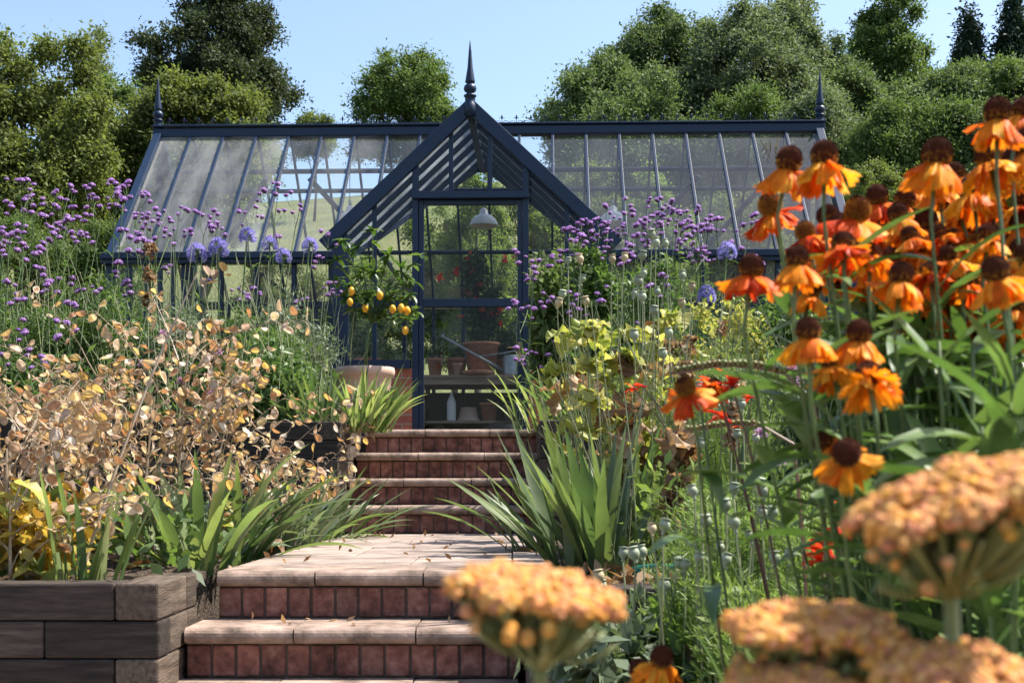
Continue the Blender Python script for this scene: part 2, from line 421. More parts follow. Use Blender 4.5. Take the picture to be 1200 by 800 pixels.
b = MB(); b.box((-1.6, -3, -.05), (.1, 3.52, .012)); kind(b.build('path', M['path']), 'structure')
b = MB(); b.box((-7, -3, -.05), (-1.604, 3.5, .008)); kind(b.build('path', M['path']), 'structure')

# landing and platform slabs
def slabs(name, x0, x1, ys, z, cuts, seed, edge=None):
    rng = random.Random(seed); b = MB()
    for j in range(len(ys)-1):
        xs = [x0]+cuts[j % len(cuts)]+[x1]
        for i in range(len(xs)-1):
            dz = rng.uniform(-.0025, .0025)
            b.box((xs[i]+.0025, ys[j]+.0025, z-.04), (xs[i+1]-.0025, ys[j+1]-.0025, z+dz))
    if edge:
        y = ys[0]
        while y < ys[-1]-.05:
            l = rng.uniform(.3, .5); y2 = min(y+l, ys[-1])
            b.box((x1+.004, y+.003, z-.04), (edge, y2-.003, z+rng.uniform(-.002, .002))); y = y2
    o = kind(b.build(name, M['paving'], bevel=.003), 'structure')
    b = MB(); b.box((x0, ys[0], z-.4), ((edge or x1), ys[-1], z-.009)); kind(b.build(name, M['mortar']), 'structure')
slabs('landing_paving', -.925, 0.0, [4.26, 4.85, 5.55, 6.2, 7.14], Z1, [[-.35], [-.6], [-.28], [-.5]], 7, edge=.12)
slabs('platform_paving', -1.42, .23, [8.33, 8.9, 9.5, 10.1, 10.6], Z2, [[-.95, -.4], [-.7, -.1], [-1.0, -.4], [-.6]], 8)

# ------------------------------------------------------------------ steps
def coping(x0, x1, y0, y1, z, cuts, seed):
    """rounded nosing, in lengths with open joints"""
    b = MB(); h = .048; xs = [x0]+cuts+[x1]; rng = random.Random(seed)
    prof = [(y1, z), (y0+.024, z)]
    for k in range(1, 8):
        a = math.pi/2 + math.pi*k/8
        prof.append((y0+.024+.024*math.cos(a), z-.024+.024*math.sin(a)))
    prof += [(y0+.024, z-h), (y1, z-h)]
    n = len(prof)
    for i in range(len(xs)-1):
        dz = rng.uniform(-.002, .002); dy = rng.uniform(-.004, .004)
        a, c = xs[i]+.0025, xs[i+1]-.0025
        b.add([(a, y+dy, q+dz) for y, q in prof]+[(c, y+dy, q+dz) for y, q in prof],
              [tuple(range(n)), tuple(range(2*n-1, n-1, -1))] + [((k+1) % n, k, k+n, (k+1) % n+n) for k in range(n)])
    return b

def riser(x0, x1, y, z0, z1, seed):
    rng = random.Random(seed); b = MB(); x = x0
    while x < x1-.02:
        w = min(.066+rng.uniform(-.003, .003), x1-x)
        j = rng.uniform(-.003, .003); k = rng.uniform(0, .006)
        b.box((x, y+j, z0+.004+k*.4), (x+w, y+.09, z1-.004-k*.3)); x += w+.0075
    return b

def flight(label, base, steps, seed):
    t = thing('garden_steps', label, 'steps', (0,0,0))
    for i, (x0, x1, yn, ztop, rise, depth) in enumerate(steps):
        s = thing('step', '', '', (0,0,0)); del s['label']; del s['category']; s.parent = t
        r = random.Random(seed+i)
        cuts = [x0+(x1-x0)*(.33+r.uniform(-.04,.04)), x0+(x1-x0)*(.68+r.uniform(-.04,.04))]
        coping(x0-.0, x1+.0, yn, yn+depth, ztop, cuts, seed+i).build('coping', M['coping'], s)
        riser(x0+.004, x1-.004, yn+.032, ztop-rise, ztop-.048, seed+i+50).build('riser', M['stepbrick'], s, bevel=.004)
        m = MB(); m.box((x0+.002, yn+.039, ztop-rise), (x1-.002, yn+depth, ztop-.05)); m.build('mortar_bed', M['mortar'], s)
    return t
flight('lower flight of three brick steps between the timber-walled beds at the front', 0, [
    (-.925, .02, 4.0, Z1, .15, .26), (-.965, .02, 3.755, Z1-.15, .15, .275), (-.985, .02, 3.50, Z1-.30, .15, .28)], 11)
flight('upper flight of four brick steps with stone nosings leading to the greenhouse door', 0, [
    (-.955, .14, 7.1, CZ-.115, .155, .35), (-.955, .14, 7.42, CZ+.04, .155, .35),
    (-.945, .18, 7.74, CZ+.195, .155, .35), (-.93, .22, 8.06, Z2, .155, .27)], 31)

# ------------------------------------------------------------------ timber retaining walls
def sleeper_wall(label, lengths, loc=(0,0,0)):
    """lengths: (a, b, along) boxes of single sleepers"""
    t = thing('retaining_wall', label, 'retaining wall', loc)
    for i, (a, c, al) in enumerate(lengths):
        m = MB(); m.box(a, c)
        m.build('sleeper', M['sleeperx' if al == 'x' else 'sleepery'], t, bevel=.007)
    return t
H = .105
def course(xl, xr, yf, yb, z, parity, back, ysplit, side):
    """one course of a corner: front run along x, side run along y"""
    g = .003; w = .12; out = []
    r = random.Random(int(z*1000)+parity*7)
    if side == 'r':                       # the corner is at xr
        if parity == 0:
            out.append(((xl, yf, z+g), (xr-w-g, yf+w, z+H), 'x'))
            out.append(((xr-w, yf, z+g), (xr, ysplit, z+H), 'y'))
        else:
            out.append(((xl, yf+.004, z+g), (xr-.32, yf+w, z+H), 'x'))
            out.append(((xr-.317, yf+.002, z+g), (xr, yf+w, z+H), 'x'))
            out.append(((xr-w, yf+w+g, z+g), (xr-.002, ysplit+.1, z+H), 'y'))
        if ysplit+.13 < back: out.append(((xr-w, ysplit+.103, z+g), (xr-.003, back, z+H), 'y'))
        if parity == 0: out.append(((xr-w, ysplit+g, z+g), (xr-.003, ysplit+.1, z+H), 'y'))
    else:
        if parity == 0:
            out.append(((xl+w+g, yf, z+g), (xr, yf+w, z+H), 'x'))
            out.append(((xl, yf, z+g), (xl+w, back, z+H), 'y'))
        else:
            out.append(((xl, yf+.003, z+g), (xl+.9, yf+w, z+H), 'x'))
            out.append(((xl+.903, yf+.001, z+g), (xr, yf+w, z+H), 'x'))
            out.append(((xl, yf+w+g, z+g), (xl+w, back, z+H), 'y'))
    return out
L_ = []
for k in range(4):
    L_ += course(-5, -.972+(.002 if k % 2 else 0), 3.52, 0, Z1-H*(k+1), k % 2, 3.96, 3.74, 'r')
sleeper_wall('dark weathered timber wall of the bed under the dried honesty, beside the lower steps', L_)
L_ = []
for k in range(6):
    L_ += course(-6, -.945-.012*(k > 0), 7.05, 0, Z2-H*(k+1), k % 2, 8.05, 7.5, 'r')
sleeper_wall('timber wall holding the upper bed beside the upper brick steps, below the pale strap leaves', L_)
L_ = []
for k in range(4):
    L_ += course(.04, 6, 3.36, 0, Z1-H*(k+1), k % 2, 4.3, 3.8, 'l')
sleeper_wall('timber wall with a sunlit top edge behind the round poppy seedheads and the hose', L_)
L_ = []
for k in range(6):
    L_ += course(.15, 7, 6.9, 0, Z2-H*(k+1), k % 2, 8.05, 7.5, 'l')
sleeper_wall('timber wall holding the upper bed behind the largest iris clump', L_)

# ------------------------------------------------------------------ greenhouse
M['backglass'] = mat_glass('back roof glass', dust=.012, refl=.03)
GX, GY, GR = -.24, 11.4, R(-1.6)
EV, RZ = 2.76-Z2, 4.26-Z2          # heights above the floor
XL, XR = -3.60-GX, 3.01-GX
YR, YB = 1.45, 2.9
YP, PCX, PH, AP = -.9, -.315-GX, 1.13, 3.82-Z2
SL = (RZ-EV)/YR; PS = (AP-EV)/PH
def GP(x, y, z):                    # greenhouse-local point in the world
    c, s = math.cos(GR), math.sin(GR)
    return Vector((GX+x*c-y*s, GY+x*s+y*c, Z2+z))

gh = thing('greenhouse', 'dark blue framed glass greenhouse with a gabled porch, spiky finials and brick base', 'greenhouse', (GX, GY, Z2), rotz=GR)
nv = M['navy']; DW = .6
def part(name, b, m=nv, bevel=0, parent=gh, smooth=False): return b.build(name, m, parent, smooth, bevel=bevel)
def beampart(name, p, q, w, h, up=(0,0,1), bevel=.004, parent=gh, m=nv):
    b = MB(); b.beam(p, q, w, h, up); return part(name, b, m, bevel, parent)

# dwarf walls
def dw(a, c): b = MB(); b.box(a, c); part('dwarf_wall', b, M['brick'])
DX0, DX1 = PCX-.48, PCX+.48        # outside of the door frame
dw((XL, -.08, -.1), (PCX-PH, .08, DW)); dw((PCX+PH, -.08, -.1), (XR, .08, DW))
dw((XL, YB-.08, -.1), (XR, YB+.08, DW)); dw((XL-.003, .083, -.1), (XL+.15, YB-.083, DW)); dw((XR-.15, .083, -.1), (XR+.003, YB-.083, DW))
dw((PCX-PH, YP-.04, -.1), (DX0+.005, YP+.1, DW)); dw((DX1-.005, YP-.04, -.1), (PCX+PH, YP+.1, DW))
dw((PCX-PH, YP+.103, -.1), (PCX-PH+.12, -.083, DW)); dw((PCX+PH-.12, YP+.103, -.1), (PCX+PH, -.083, DW))
b = MB(); b.box((XL+.15, -.2, -.08), (XR-.15, YB-.1, -.004)); b.box((PCX-PH+.13, YP+.11, -.08), (PCX+PH-.13, -.203, -.004))
part('floor_slab', b, M['soil'])

def zroof(x, y): return EV+SL*y if y <= YR else RZ-SL*(y-YR)
def ystart(x):                      # where the main slope begins: the eaves, or the valley with the porch roof
    d = abs(x-PCX)
    return 0 if d >= PH else (AP-PS*d-EV)/SL
# sills, eaves, ridge, end frames
beampart('sill', (XL-.03, -.02, DW+.03), (PCX-PH, -.02, DW+.03), .16, .055); beampart('sill', (PCX+PH, -.02, DW+.03), (XR+.03, -.02, DW+.03), .16, .055)
beampart('sill', (XL, YB, DW+.03), (XR, YB, DW+.03), .16, .055)
for a, c in ((XL-.06, PCX-PH-.02), (PCX+PH+.02, XR+.06)):
    b = MB(); b.beam((a, -.05, EV-.03), (c, -.05, EV-.03), .11, .085)
    b.beam((a, -.12, EV-.005), (c, -.12, EV-.005), .03, .06)
    part('gutter', b, nv, .006)
beampart('eaves_beam', (XL, YB, EV-.03), (XR, YB, EV-.03), .1, .08)
b = MB(); b.beam((XL-.06, YR, RZ+.0), (XR+.06, YR, RZ+.01), .12, .085); b.beam((XL-.07, YR, RZ+.065), (XR+.07, YR, RZ+.065), .16, .02)
part('ridge_beam', b, nv, .006)
NB = 20; dx = (XR-XL)/NB
xs = [XL+dx*i for i in range(NB+1)]
nslope = Vector((0, -SL, 1)).normalized(); nback = Vector((0, SL, 1)).normalized()
for i, x in enumerate(xs):
    end = i in (0, NB); w, h = (.075, .12) if end else (.028, .055)
    y0 = ystart(x)
    beampart('end_rafter' if end else 'rafter', (x, y0-.02, zroof(x, y0-.02)), (x, YR-.05, zroof(x, YR-.05)), w, h, nslope, .004)
    beampart('end_rafter' if end else 'rafter', (x, YR+.05, zroof(x, YR+.05)), (x, YB, zroof(x, YB)), w*.75, h*.8, nback, .004)
    if abs(x-PCX) > PH+.05:
        beampart('corner_post' if end else 'mullion', (x, 0, DW+.05), (x, 0, EV-.07), .09 if end else .04, .07, (0,1,0))
    beampart('corner_post' if end else 'mullion', (x, YB, DW+.05), (x, YB, EV-.07), .09 if end else .04, .06, (0,1,0))
# panes
def quad(name, vs, m): b = MB(); b.add(vs, [tuple(range(len(vs)))]); part(name, b, m)
for i in range(NB):
    a, c = xs[i], xs[i+1]; e = .012
    pts = [(a, ystart(a))]
    if a < PCX-PH < c: pts.append((PCX-PH, 0))
    if a < PCX < c: pts.append((PCX, ystart(PCX)))
    if a < PCX+PH < c: pts.append((PCX+PH, 0))
    pts.append((c, ystart(c)))
    poly = [(x, y-e*0, zroof(x, y)+e) for x, y in pts]+[(c, YR, RZ+e), (a, YR, RZ+e)]
    quad('roof_pane', poly, M['milky'] if i < 4 else M['hazy'] if i < 7 else M['glass'])  # whiter towards one end: sky reflection put into the panes
    quad('roof_pane', [(a, YR, RZ+e), (c, YR, RZ+e), (c, YB, EV+e), (a, YB, EV+e)], M['backglass'])
    quad('wall_pane', [(a, YB, DW+.05), (c, YB, DW+.05), (c, YB, EV-.05), (a, YB, EV-.05)], M['clear'])
    lo, hi = a, c
    if lo < PCX-PH < hi: hi = PCX-PH
    if lo < PCX+PH < hi: lo = PCX+PH
    if hi <= PCX-PH+.001 or lo >= PCX+PH-.001:
        quad('wall_pane', [(lo, 0.01, DW+.05), (hi, 0.01, DW+.05), (hi, 0.01, EV-.05), (lo, 0.01, EV-.05)], M['clear'])
# purlins and braces inside, roof vents in the back slope
for y, w in ((YR+.26, .04), (YR+.42, .035)):
    beampart('purlin', (XL+.04, y, zroof(0, y)-.05), (XR-.04, y, zroof(0, y)-.05), w, .035, nback, .003)
beampart('purlin', (XL+.04, YR+.95, zroof(0, YR+.95)-.05), (XR-.04, YR+.95, zroof(0, YR+.95)-.05), .04, .03, nback, .003)
for x, s in ((-3.1, 1), (-1.15, -1), (1.35, 1), (2.1, 1)):
    beampart('brace', (x, YR+1.05, zroof(0, YR+1.05)-.07), (x+s*.75, YR+.3, zroof(0, YR+.3)-.07), .05, .03, nback, .003)
for x in (-2.2, -.9, 1.2, 2.3):
    beampart('tie_bar', (x, .05, EV-.02), (x, YB-.05, EV-.02), .03, .03, (0,0,1), .003)
# gable ends
for x in (XL, XR):
    for y in (.5, 1.0, YR, 1.9, 2.4):
        beampart('mullion', (x, y, DW+.0), (x, y, zroof(0, y)-.05), .04, .05, (1,0,0))
    b = MB(); b.add([(x, 0, DW), (x, YB, DW), (x, YB, EV), (x, YR, RZ), (x, 0, EV)], [(0,1,2,3,4)]); part('gable_pane', b, M['glass'])

# finials and cresting
def finial(x, y, z, s, name='finial'):
    b = MB(); Mx = Matrix.Translation((x, y, z)) @ Matrix.Scale(s, 4)
    b.lathe([(0,-.1),(.05,-.1),(.05,0),(.042,.01),(.042,.06),(.052,.065),(.052,.075),(.03,.085),(.03,.095),(.048,.11),(.053,.13),(.048,.15),(.03,.165),(.026,.175),(.04,.18),(.04,.19),(.022,.30),(.012,.43),(.003,.52),(0,.525)], 14, Mx)
    part(name, b, nv, smooth=True)
finial(XL-.02, YR, RZ+.07, 1.0); finial(XR+.02, YR, RZ+.07, 1.0)
finial(PCX, YP-.06, AP+.0, 1.0)
b = MB(); x = XL+.1; zc = RZ+.077
while x < XR-.1:
    if abs(x-PCX) > .05 or True:
        b.tube([(x, YR, zc), (x, YR, zc+.05)], [.0035,.0035], 5)
        b.blob((x, YR, zc+.072), (.009,.006,.022), 6, 4)
        for s in (-1, 1):
            b.tube([(x, YR, zc+.048), (x+s*.012, YR, zc+.066), (x+s*.022, YR, zc+.064), (x+s*.024, YR, zc+.054)], .003, 4)
            b.tube([(x+s*.073, YR, zc), (x+s*.068, YR, zc+.022), (x+s*.046, YR, zc+.034), (x+s*.022, YR, zc+.03), (x+s*.012, YR, zc+.012)], .003, 4)
    x += .146
part('ridge_cresting', b)

# porch
bar = lambda s: ((PCX+s*(PH+.06), YP-.05, EV-.06*PS+.0), (PCX+s*.0, YP-.05, AP+.0))
for s in (-1, 1):
    nr = Vector((s*PS, 0, 1)).normalized(); off = nr*.015
    p = Vector((PCX+s*(PH+.08), YP-.05, EV-.08*PS)); q = Vector((PCX+s*.001, YP-.05, AP))
    b = MB(); hw = .075
    # mitred bargeboard
    lo1, lo2 = p+nr*.045, p-nr*.062
    top, bot = Vector((PCX, YP-.05, AP+.045*math.sqrt(1+PS*PS))), Vector((PCX, YP-.05, AP-.062*math.sqrt(1+PS*PS)))
    f = [lo1, top, bot, lo2]; vv = [v+Vector((0,-.025,0)) for v in f]+[v+Vector((0,.03,0)) for v in f]
    b.add(vv, [(0,1,2,3),(7,6,5,4),(0,4,5,1),(1,5,6,2),(2,6,7,3),(3,7,4,0)] if s < 0 else [(3,2,1,0),(4,5,6,7),(1,5,4,0),(2,6,5,1),(3,7,6,2),(0,4,7,3)])
    part('bargeboard', b, nv, .004)
    beampart('porch_post', (PCX+s*(PH-.06), YP, DW+.05), (PCX+s*(PH-.06), YP, EV+.02), .12, .1, (0,1,0))
    beampart('eaves_beam', (PCX+s*PH, YP, EV-.04), (PCX+s*PH, -.02, EV-.04), .07, .09)
    beampart('porch_sill', (PCX+s*(PH+.02), YP-.01, DW+.035), (PCX+s*.49, YP-.01, DW+.035), .15, .07)
    beampart('porch_rail', (PCX+s*(PH-.12), YP, 1.14), (PCX+s*.48, YP, 1.14), .05, .045)
    # rafters receding to the valley
    y = YP+.03; k = 0
    ridge_end = (AP-EV)/SL
    while y < ridge_end-.03:
        t0 = 0 if y <= 0 else (y/ridge_end)
        x0 = PCX+s*PH*(1-t0); z0 = AP-PS*PH*(1-t0)
        beampart('porch_rafter', (x0, y, z0), (PCX+s*.02, y, AP-.02*PS), .035, .07, nr, .003); y += .33
    b = MB(); e = .012
    b.add([(PCX+s*PH, YP, EV+e), (PCX+s*PH, 0, EV+e), (PCX, ridge_end, AP+e), (PCX, YP, AP+e)], [(0,1,2,3)]); part('roof_pane', b, M['porchglass'] if s < 0 else M['glass'])
    beampart('valley_bar', (PCX+s*PH, 0, EV), (PCX, ridge_end, AP), .06, .05, bevel=.003)
    quad('wall_pane', [(PCX+s*PH, YP, DW+.05), (PCX+s*PH, 0, DW+.05), (PCX+s*PH, 0, EV-.05), (PCX+s*PH, YP, EV-.05)], M['clear'])
    beampart('mullion', (PCX+s*PH, -.45, DW), (PCX+s*PH, -.45, EV-.05), .04, .05, (1,0,0))
    # front: mullions of the side light and of the gable above
    for d, zb in ((.79, DW+.06), (.16, 2.0)):
        beampart('mullion', (PCX+s*d, YP, zb), (PCX+s*d, YP, AP-PS*d-.02), .034, .05, (0,1,0), .003)
    beampart('door_post', (PCX+s*.452, YP, -.02), (PCX+s*.452, YP, AP-PS*.452-.02), .048, .09, (0,1,0))
    quad('wall_pane', [(PCX+s*.5, YP, DW+.06), (PCX+s*PH, YP, DW+.06), (PCX+s*PH, YP, EV), (PCX+s*.5, YP, AP-PS*.5)], M['clear'])
beampart('porch_ridge', (PCX, YP, AP-.02), (PCX, (AP-EV)/SL, AP-.02), .06, .1)
quad('gable_pane', [(PCX-.44, YP, 2.07), (PCX+.44, YP, 2.07), (PCX+.44, YP, AP-PS*.44), (PCX, YP, AP), (PCX-.44, YP, AP-PS*.44)], M['clear'])
beampart('door_head', (PCX-.48, YP-.03, 2.015), (PCX+.48, YP-.03, 2.015), .11, .06)
beampart('threshold', (PCX-.43, YP, .01), (PCX+.43, YP, .01), .16, .03)
door = MB(); dz0, dz1, hw = .03, 1.983, .405
for s in (-1, 1): door.box((PCX+s*hw-.021, YP-.022, dz0), (PCX+s*hw+.021, YP+.022, dz1))
door.box((PCX-hw+.023, YP-.02, dz1-.04), (PCX+hw-.023, YP+.02, dz1)); door.box((PCX-hw+.023, YP-.02, 1.11), (PCX+hw-.023, YP+.02, 1.175))
door.box((PCX-hw+.023, YP-.02, dz0), (PCX+hw-.023, YP+.02, dz0+.075))
door = door.build('door', nv, gh, bevel=.003)
for z0, z1 in ((dz0+.07, 1.11), (1.17, dz1-.035)):
    b = MB(); b.add([(PCX-hw+.018, YP, z0), (PCX+hw-.018, YP, z0), (PCX+hw-.018, YP, z1), (PCX-hw+.018, YP, z1)], [(0,1,2,3)]); b.build('pane', M['clear'], door)
b = MB(); b.box((PCX+hw-.018, YP-.03, .66), (PCX+hw+.018, YP-.0225, .82)); b.tube([(PCX+hw, YP-.028, .77), (PCX+hw, YP-.07, .77), (PCX+hw-.02, YP-.075, .77), (PCX+hw-.1, YP-.075, .768)], .008, 8)
b.build('handle', M['brass'], door)

# ------------------------------------------------------------------ inside the greenhouse
def bench(label, x0, x1, y0, y1, h):
    o = GP((x0+x1)/2, (y0+y1)/2, 0); t = thing('potting_bench', label, 'bench', o, rotz=GR); hx, hy = (x1-x0)/2, (y1-y0)/2
    b = MB(); n = 5
    for k in range(n): b.box((-hx, -hy+2*hy*k/n+.004, h-.035), (hx, -hy+2*hy*(k+1)/n-.004, h))
    b.build('bench_top', M['benchwood'], t, bevel=.003)
    b = MB(); b.box((-hx+.03, -hy+.02, h-.1), (hx-.03, -hy+.05, h-.037)); b.box((-hx+.03, hy-.05, h-.1), (hx-.03, hy-.02, h-.037)); b.build('bench_rail', M['benchwood'], t)
    k = 0
    while -hx+.1+k*1.1 < hx:
        for y in (-hy+.055, hy-.09):
            b = MB(); x = -hx+.1+k*1.1; b.box((x-.025, y, 0), (x+.025, y+.045, h-.1)); b.build('leg', M['benchwood'], t)
        k += 1
    b = MB(); b.box((-hx+.05, -hy+.1, .3), (hx-.05, hy-.11, .325)); b.build('shelf', M['benchwood'], t)
    b = MB()
    for k in range(14):
        w = (2*hx-.1)/14; b.box((-hx+.05+k*w+.002, hy-.1, .01), (-hx+.05+(k+1)*w-.002, hy-.085, h-.14))
    b.build('shade_panel', M['shadeboard'], t)  # dark panel added to stand in for the shade under the bench
    return t
M['shadeboard'] = mat_solid('bench shade board', [(.012,.01,.009),(.03,.025,.02)], scale=9, stretch=(6,6,.6), rough=.8, bump=.3)  # under-bench shade put into a near-black colour
bench('slatted wooden potting bench behind the greenhouse door', XL+.3, XR-.3, 1.95, 2.72, .80)

def lathe_thing(name, label, cat, prof, loc, mat, n=20, group=None):
    t = MB(); t.lathe(prof, n); o = t.build(name, mat, None, True, loc); tag(o, label, cat, group); return o
def pot_prof(r, h, rim=.03): return [(0,0),(r*.68,0),(r*.92,h-rim),(r,h-rim),(r*1.02,h-.004),(r*.98,h),(r*.88,h),(r*.86,h-.03),(0,h-.035)]

def benchpt(px, y=2.2):             # a point on the bench seen at that column
    Y = GY+y; return Vector((PX(px, Y), Y, Z2+.803))

def flowering_pot(label, px, pr, ph, plant_h, seed, flowers, mat, leafm, y=2.25, crown=None, cat='potted plant'):
    t = thing('potted_plant', label, cat, benchpt(px, y)); rng = random.Random(seed)
    b = MB(); b.lathe(pot_prof(pr, ph), 22); b.build('pot', mat, t, True)
    b = MB(); b.lathe([(0,0),(pr*.87,0)], 16, Matrix.Translation((0,0,ph-.03))); b.build('soil', M['soil'], t)
    b = MB(); tips = []
    for k in range(9):
        a = rng.uniform(0, 6.28); rr = rng.uniform(.2, 1)*crown[0]; hh = plant_h*rng.uniform(.55, 1)
        pts = [(0,0,ph-.03), (rr*.4*math.cos(a), rr*.4*math.sin(a), ph+hh*.5), (rr*math.cos(a), rr*math.sin(a), ph+hh)]
        b.tube(pts, [.006,.004,.002], 5); tips.append(pts)
    b.build('stem', M['stem'], t)
    lob = [(p[2][0]*.6, p[2][1]*.6, ph+(p[2][2]-ph)*rng.uniform(.3,.95), crown[0]*.4, crown[0]*.4, plant_h*.16) for p in tips]+[(0,0,ph+plant_h*.2,crown[0]*.7,crown[0]*.7,plant_h*.22)]
    q = crown_quads(seed, lob, crown[1], 4, .06, .03, .05, shell=.2); link('leaves', npmesh('leaves', q, 4, leafm), t)
    for fx, fy in flowers:
        fb = MB(); Y = (t.location.y-.12)
        c = P(fx, fy, Y)-t.location
        for k in range(5):
            a = 2*math.pi*k/5+rng.random(); fb.blade(c, a, rng.uniform(-1.1,1.4), .056, .05, .5, 3, .1, 'oval')
        fb.build('flower', M['red'], t)
    return t
flowering_pot('red flowering climber in a large terracotta pot on the bench, seen through the door', 564, .2, .36, 1.0, 5,
              [(592,303),(604,301),(553,316),(548,343),(559,352),(565,360),(535,317),(515,325),(575,368),(550,300),(586,365),(541,372),(562,335)], M['terracotta'], M['tree_dark'], crown=(.25, 620))  # climber's backlit silhouette put into its dark leaf colour
flowering_pot('dark leafy bush in a pot behind the watering can on the bench', 592, .13, .2, .38, 6, [(586,381)], M['terracotta'], M['tree_dark'], y=2.45, crown=(.22, 240))
flowering_pot('small terracotta pot of seedlings standing by the door edge on the bench', 510, .09, .18, .12, 7, [], M['terracotta'], M['sage'], y=2.1, crown=(.09, 40))
flowering_pot('terracotta pot of low green plants between the small pot and the large pot', 535, .12, .2, .12, 8, [], M['terracotta'], M['shrub'], y=2.3, crown=(.12, 50))
flowering_pot('pot of grey leaved plants on the bench behind the lemon tree', 430, .14, .2, .3, 9, [], M['terracotta'], M['sage'], y=2.3, crown=(.22, 130))
flowering_pot('pot of dusty green plants on the bench by the greenhouse end, behind the honesty', 235, .16, .22, .5, 10, [], M['paleclay'], M['sage'], y=2.2, crown=(.3, 160))
lathe_thing('clay_cup', 'small pale clay cup in front of the large terracotta pot', 'pot', pot_prof(.05, .12, .015), benchpt(536, 2.03), M['paleclay'])
lathe_thing('clay_saucer', 'flat red clay saucer at the foot of the large pot', 'saucer', [(0,0),(.14,0),(.17,.035),(.16,.04),(.14,.015),(0,.012)], benchpt(560, 2.02), M['terracotta'])
# watering can
wc = thing('watering_can', 'galvanised watering can with a very long spout pointing at the small pot', 'watering can', benchpt(600, 2.1))
b = MB(); b.lathe([(0,0),(.1,0),(.1,.01),(.098,.19),(.085,.21),(.05,.215),(0,.215)], 22); b.build('body', M['zinc'], wc, True)
e = P(519, 394, GY+2.02)-wc.location; b = MB(); b.tube([(-.09,-.01,.05), tuple(Vector((-.09,-.01,.05)).lerp(e, .5)), tuple(e)], [.022,.014,.012], 9); b.blob(e, (.022,.022,.022), 8, 6); b.build('spout', M['zinc'], wc, True)
b = MB(); b.tube([(.09,0,.04), (.16,0,.12), (.13,0,.22), (.02,0,.26), (-.09,-.005,.235), tuple(Vector((-.09,-.01,.05)).lerp(e, .42))], .008, 7); b.build('handle', M['zinc'], wc, True)
b = MB()
# secateurs-like hand fork leaning in the pots
t = thing('hand_fork', 'small dark hand fork standing in the low pot on the bench', 'hand fork', benchpt(518, 2.05)+Vector((0,0,.1)))
b = MB(); b.tube([(0,0,0),(-.01,0,.12)], .01, 7); b.build('grip', M['benchwood'], t)
b = MB()
for k in (-1,0,1): b.tube([(-.01,0,.12),(-.012+k*.02,0,.14),(-.012+k*.022,0,.2)], .005, 5)
b.build('tines', M['darkplastic'], t)
# things under the bench
def sack(label, px, w, h, d, mat, seed):
    Y = GY+1.9; rng = random.Random(seed); b = MB()
    b.blob((0,0,h*.48), (w/2, d/2, h*.5), 14, 10, jit=.07, rng=rng)
    o = b.build('compost_sack', mat, None, True, (PX(px, Y), Y, Z2)); tag(o, label, 'sack'); return o
sack('dark folded sack lying under the bench near the hinge side of the door', 513, .4, .26, .3, M['darkplastic'], 2)
sack('slumped dark compost sack under the bench, near the latch side of the door', 592, .55, .32, .35, M['darkplastic'], 1)
lathe_thing('plant_pot', 'upturned pale clay pot standing on the shelf under the bench', 'pot', [(r, .15-z) for r, z in reversed(pot_prof(.12, .15))], Vector((PX(549, GY+2.26), GY+2.26, Z2+.326)), M['paleclay'])
lathe_thing('water_bottle', 'tall white plastic bottle on the shelf under the bench', 'bottle', [(0,0),(.045,0),(.048,.02),(.048,.2),(.03,.25),(.016,.27),(.016,.31),(0,.31)], Vector((PX(529, GY+2.2), GY+2.2, Z2+.326)), M['whitemetal'])
lathe_thing('plant_pot', 'brown terracotta pot on the shelf under the bench, below the large pot', 'pot', pot_prof(.1, .2), Vector((PX(573, GY+2.25), GY+2.25, Z2+.326)), M['terracotta'])
lathe_thing('plant_pot', 'grey metal pot at the latch end of the shelf under the bench', 'pot', pot_prof(.11, .17, .015), Vector((PX(601, GY+2.25), GY+2.25, Z2+.326)), M['zinc'])
# pendant lamps
def lamp(label, px, py, Y, r):
    p = P(px, py, Y); t = thing('pendant_lamp', label, 'lamp', p)
    b = MB(); b.lathe([(r,0),(r*.98,.012),(r*.93,.03),(r*.8,.065),(r*.55,.1),(r*.34,.115),(r*.3,.12),(r*.26,.16),(r*.12,.18),(0,.182),], 26)
    b.lathe([(r*.985,.001),(r*.9,.028),(r*.76,.06),(r*.5,.093),(r*.05,.1)], 26)
    b.build('lamp_shade', M['whitemetal'], t, True)
    b = MB(); b.tube([(0,0,.18),(0,0,.24)], [.02,.012], 8); b.build('lamp_cap', M['zinc'], t, True)
    b = MB(); b.blob((0,0,.03), (.03,.03,.04), 10, 8); b.build('bulb', M['whitemetal'], t, True)
    zt = Z2+RZ-.06-p.z; b = MB(); b.tube([(0,0,.24),(0,0,zt)], .004, 5); b.build('flex', M['darkplastic'], t)
lamp('white enamel dome lamp hanging inside the porch above the door rail', 567, 265, GY+YR-.0, .15)
lamp('white dome lamp half hidden by purple verbena, inside the greenhouse beyond the porch', 718, 262, GY+YR, .15)
lamp('dim white dome lamp behind the roof glass beside the porch gable, above the lemon tree', 410, 262, GY+YR, .15)
# pale dried seed fan hanging in the roof at the far end
t = thing('dried_grass_bunch', 'pale dried grass bunch hung behind the roof glass beside the end finial', 'dried flowers', P(903, 178, 12.6))
b = MB(); rng = random.Random(3)
for k in range(26): b.blade((0,0,-.1), rng.uniform(0,6.28), rng.uniform(.7,1.5), rng.uniform(.18,.3), .012, .3, 4, .1, 'lance')
b.build('stalks', M['drystem'], t)
b = MB(); b.tube([(0,0,-.1),(0,0,-.16)], .012, 6); b.build('binding', M['drystem_dark'], t)
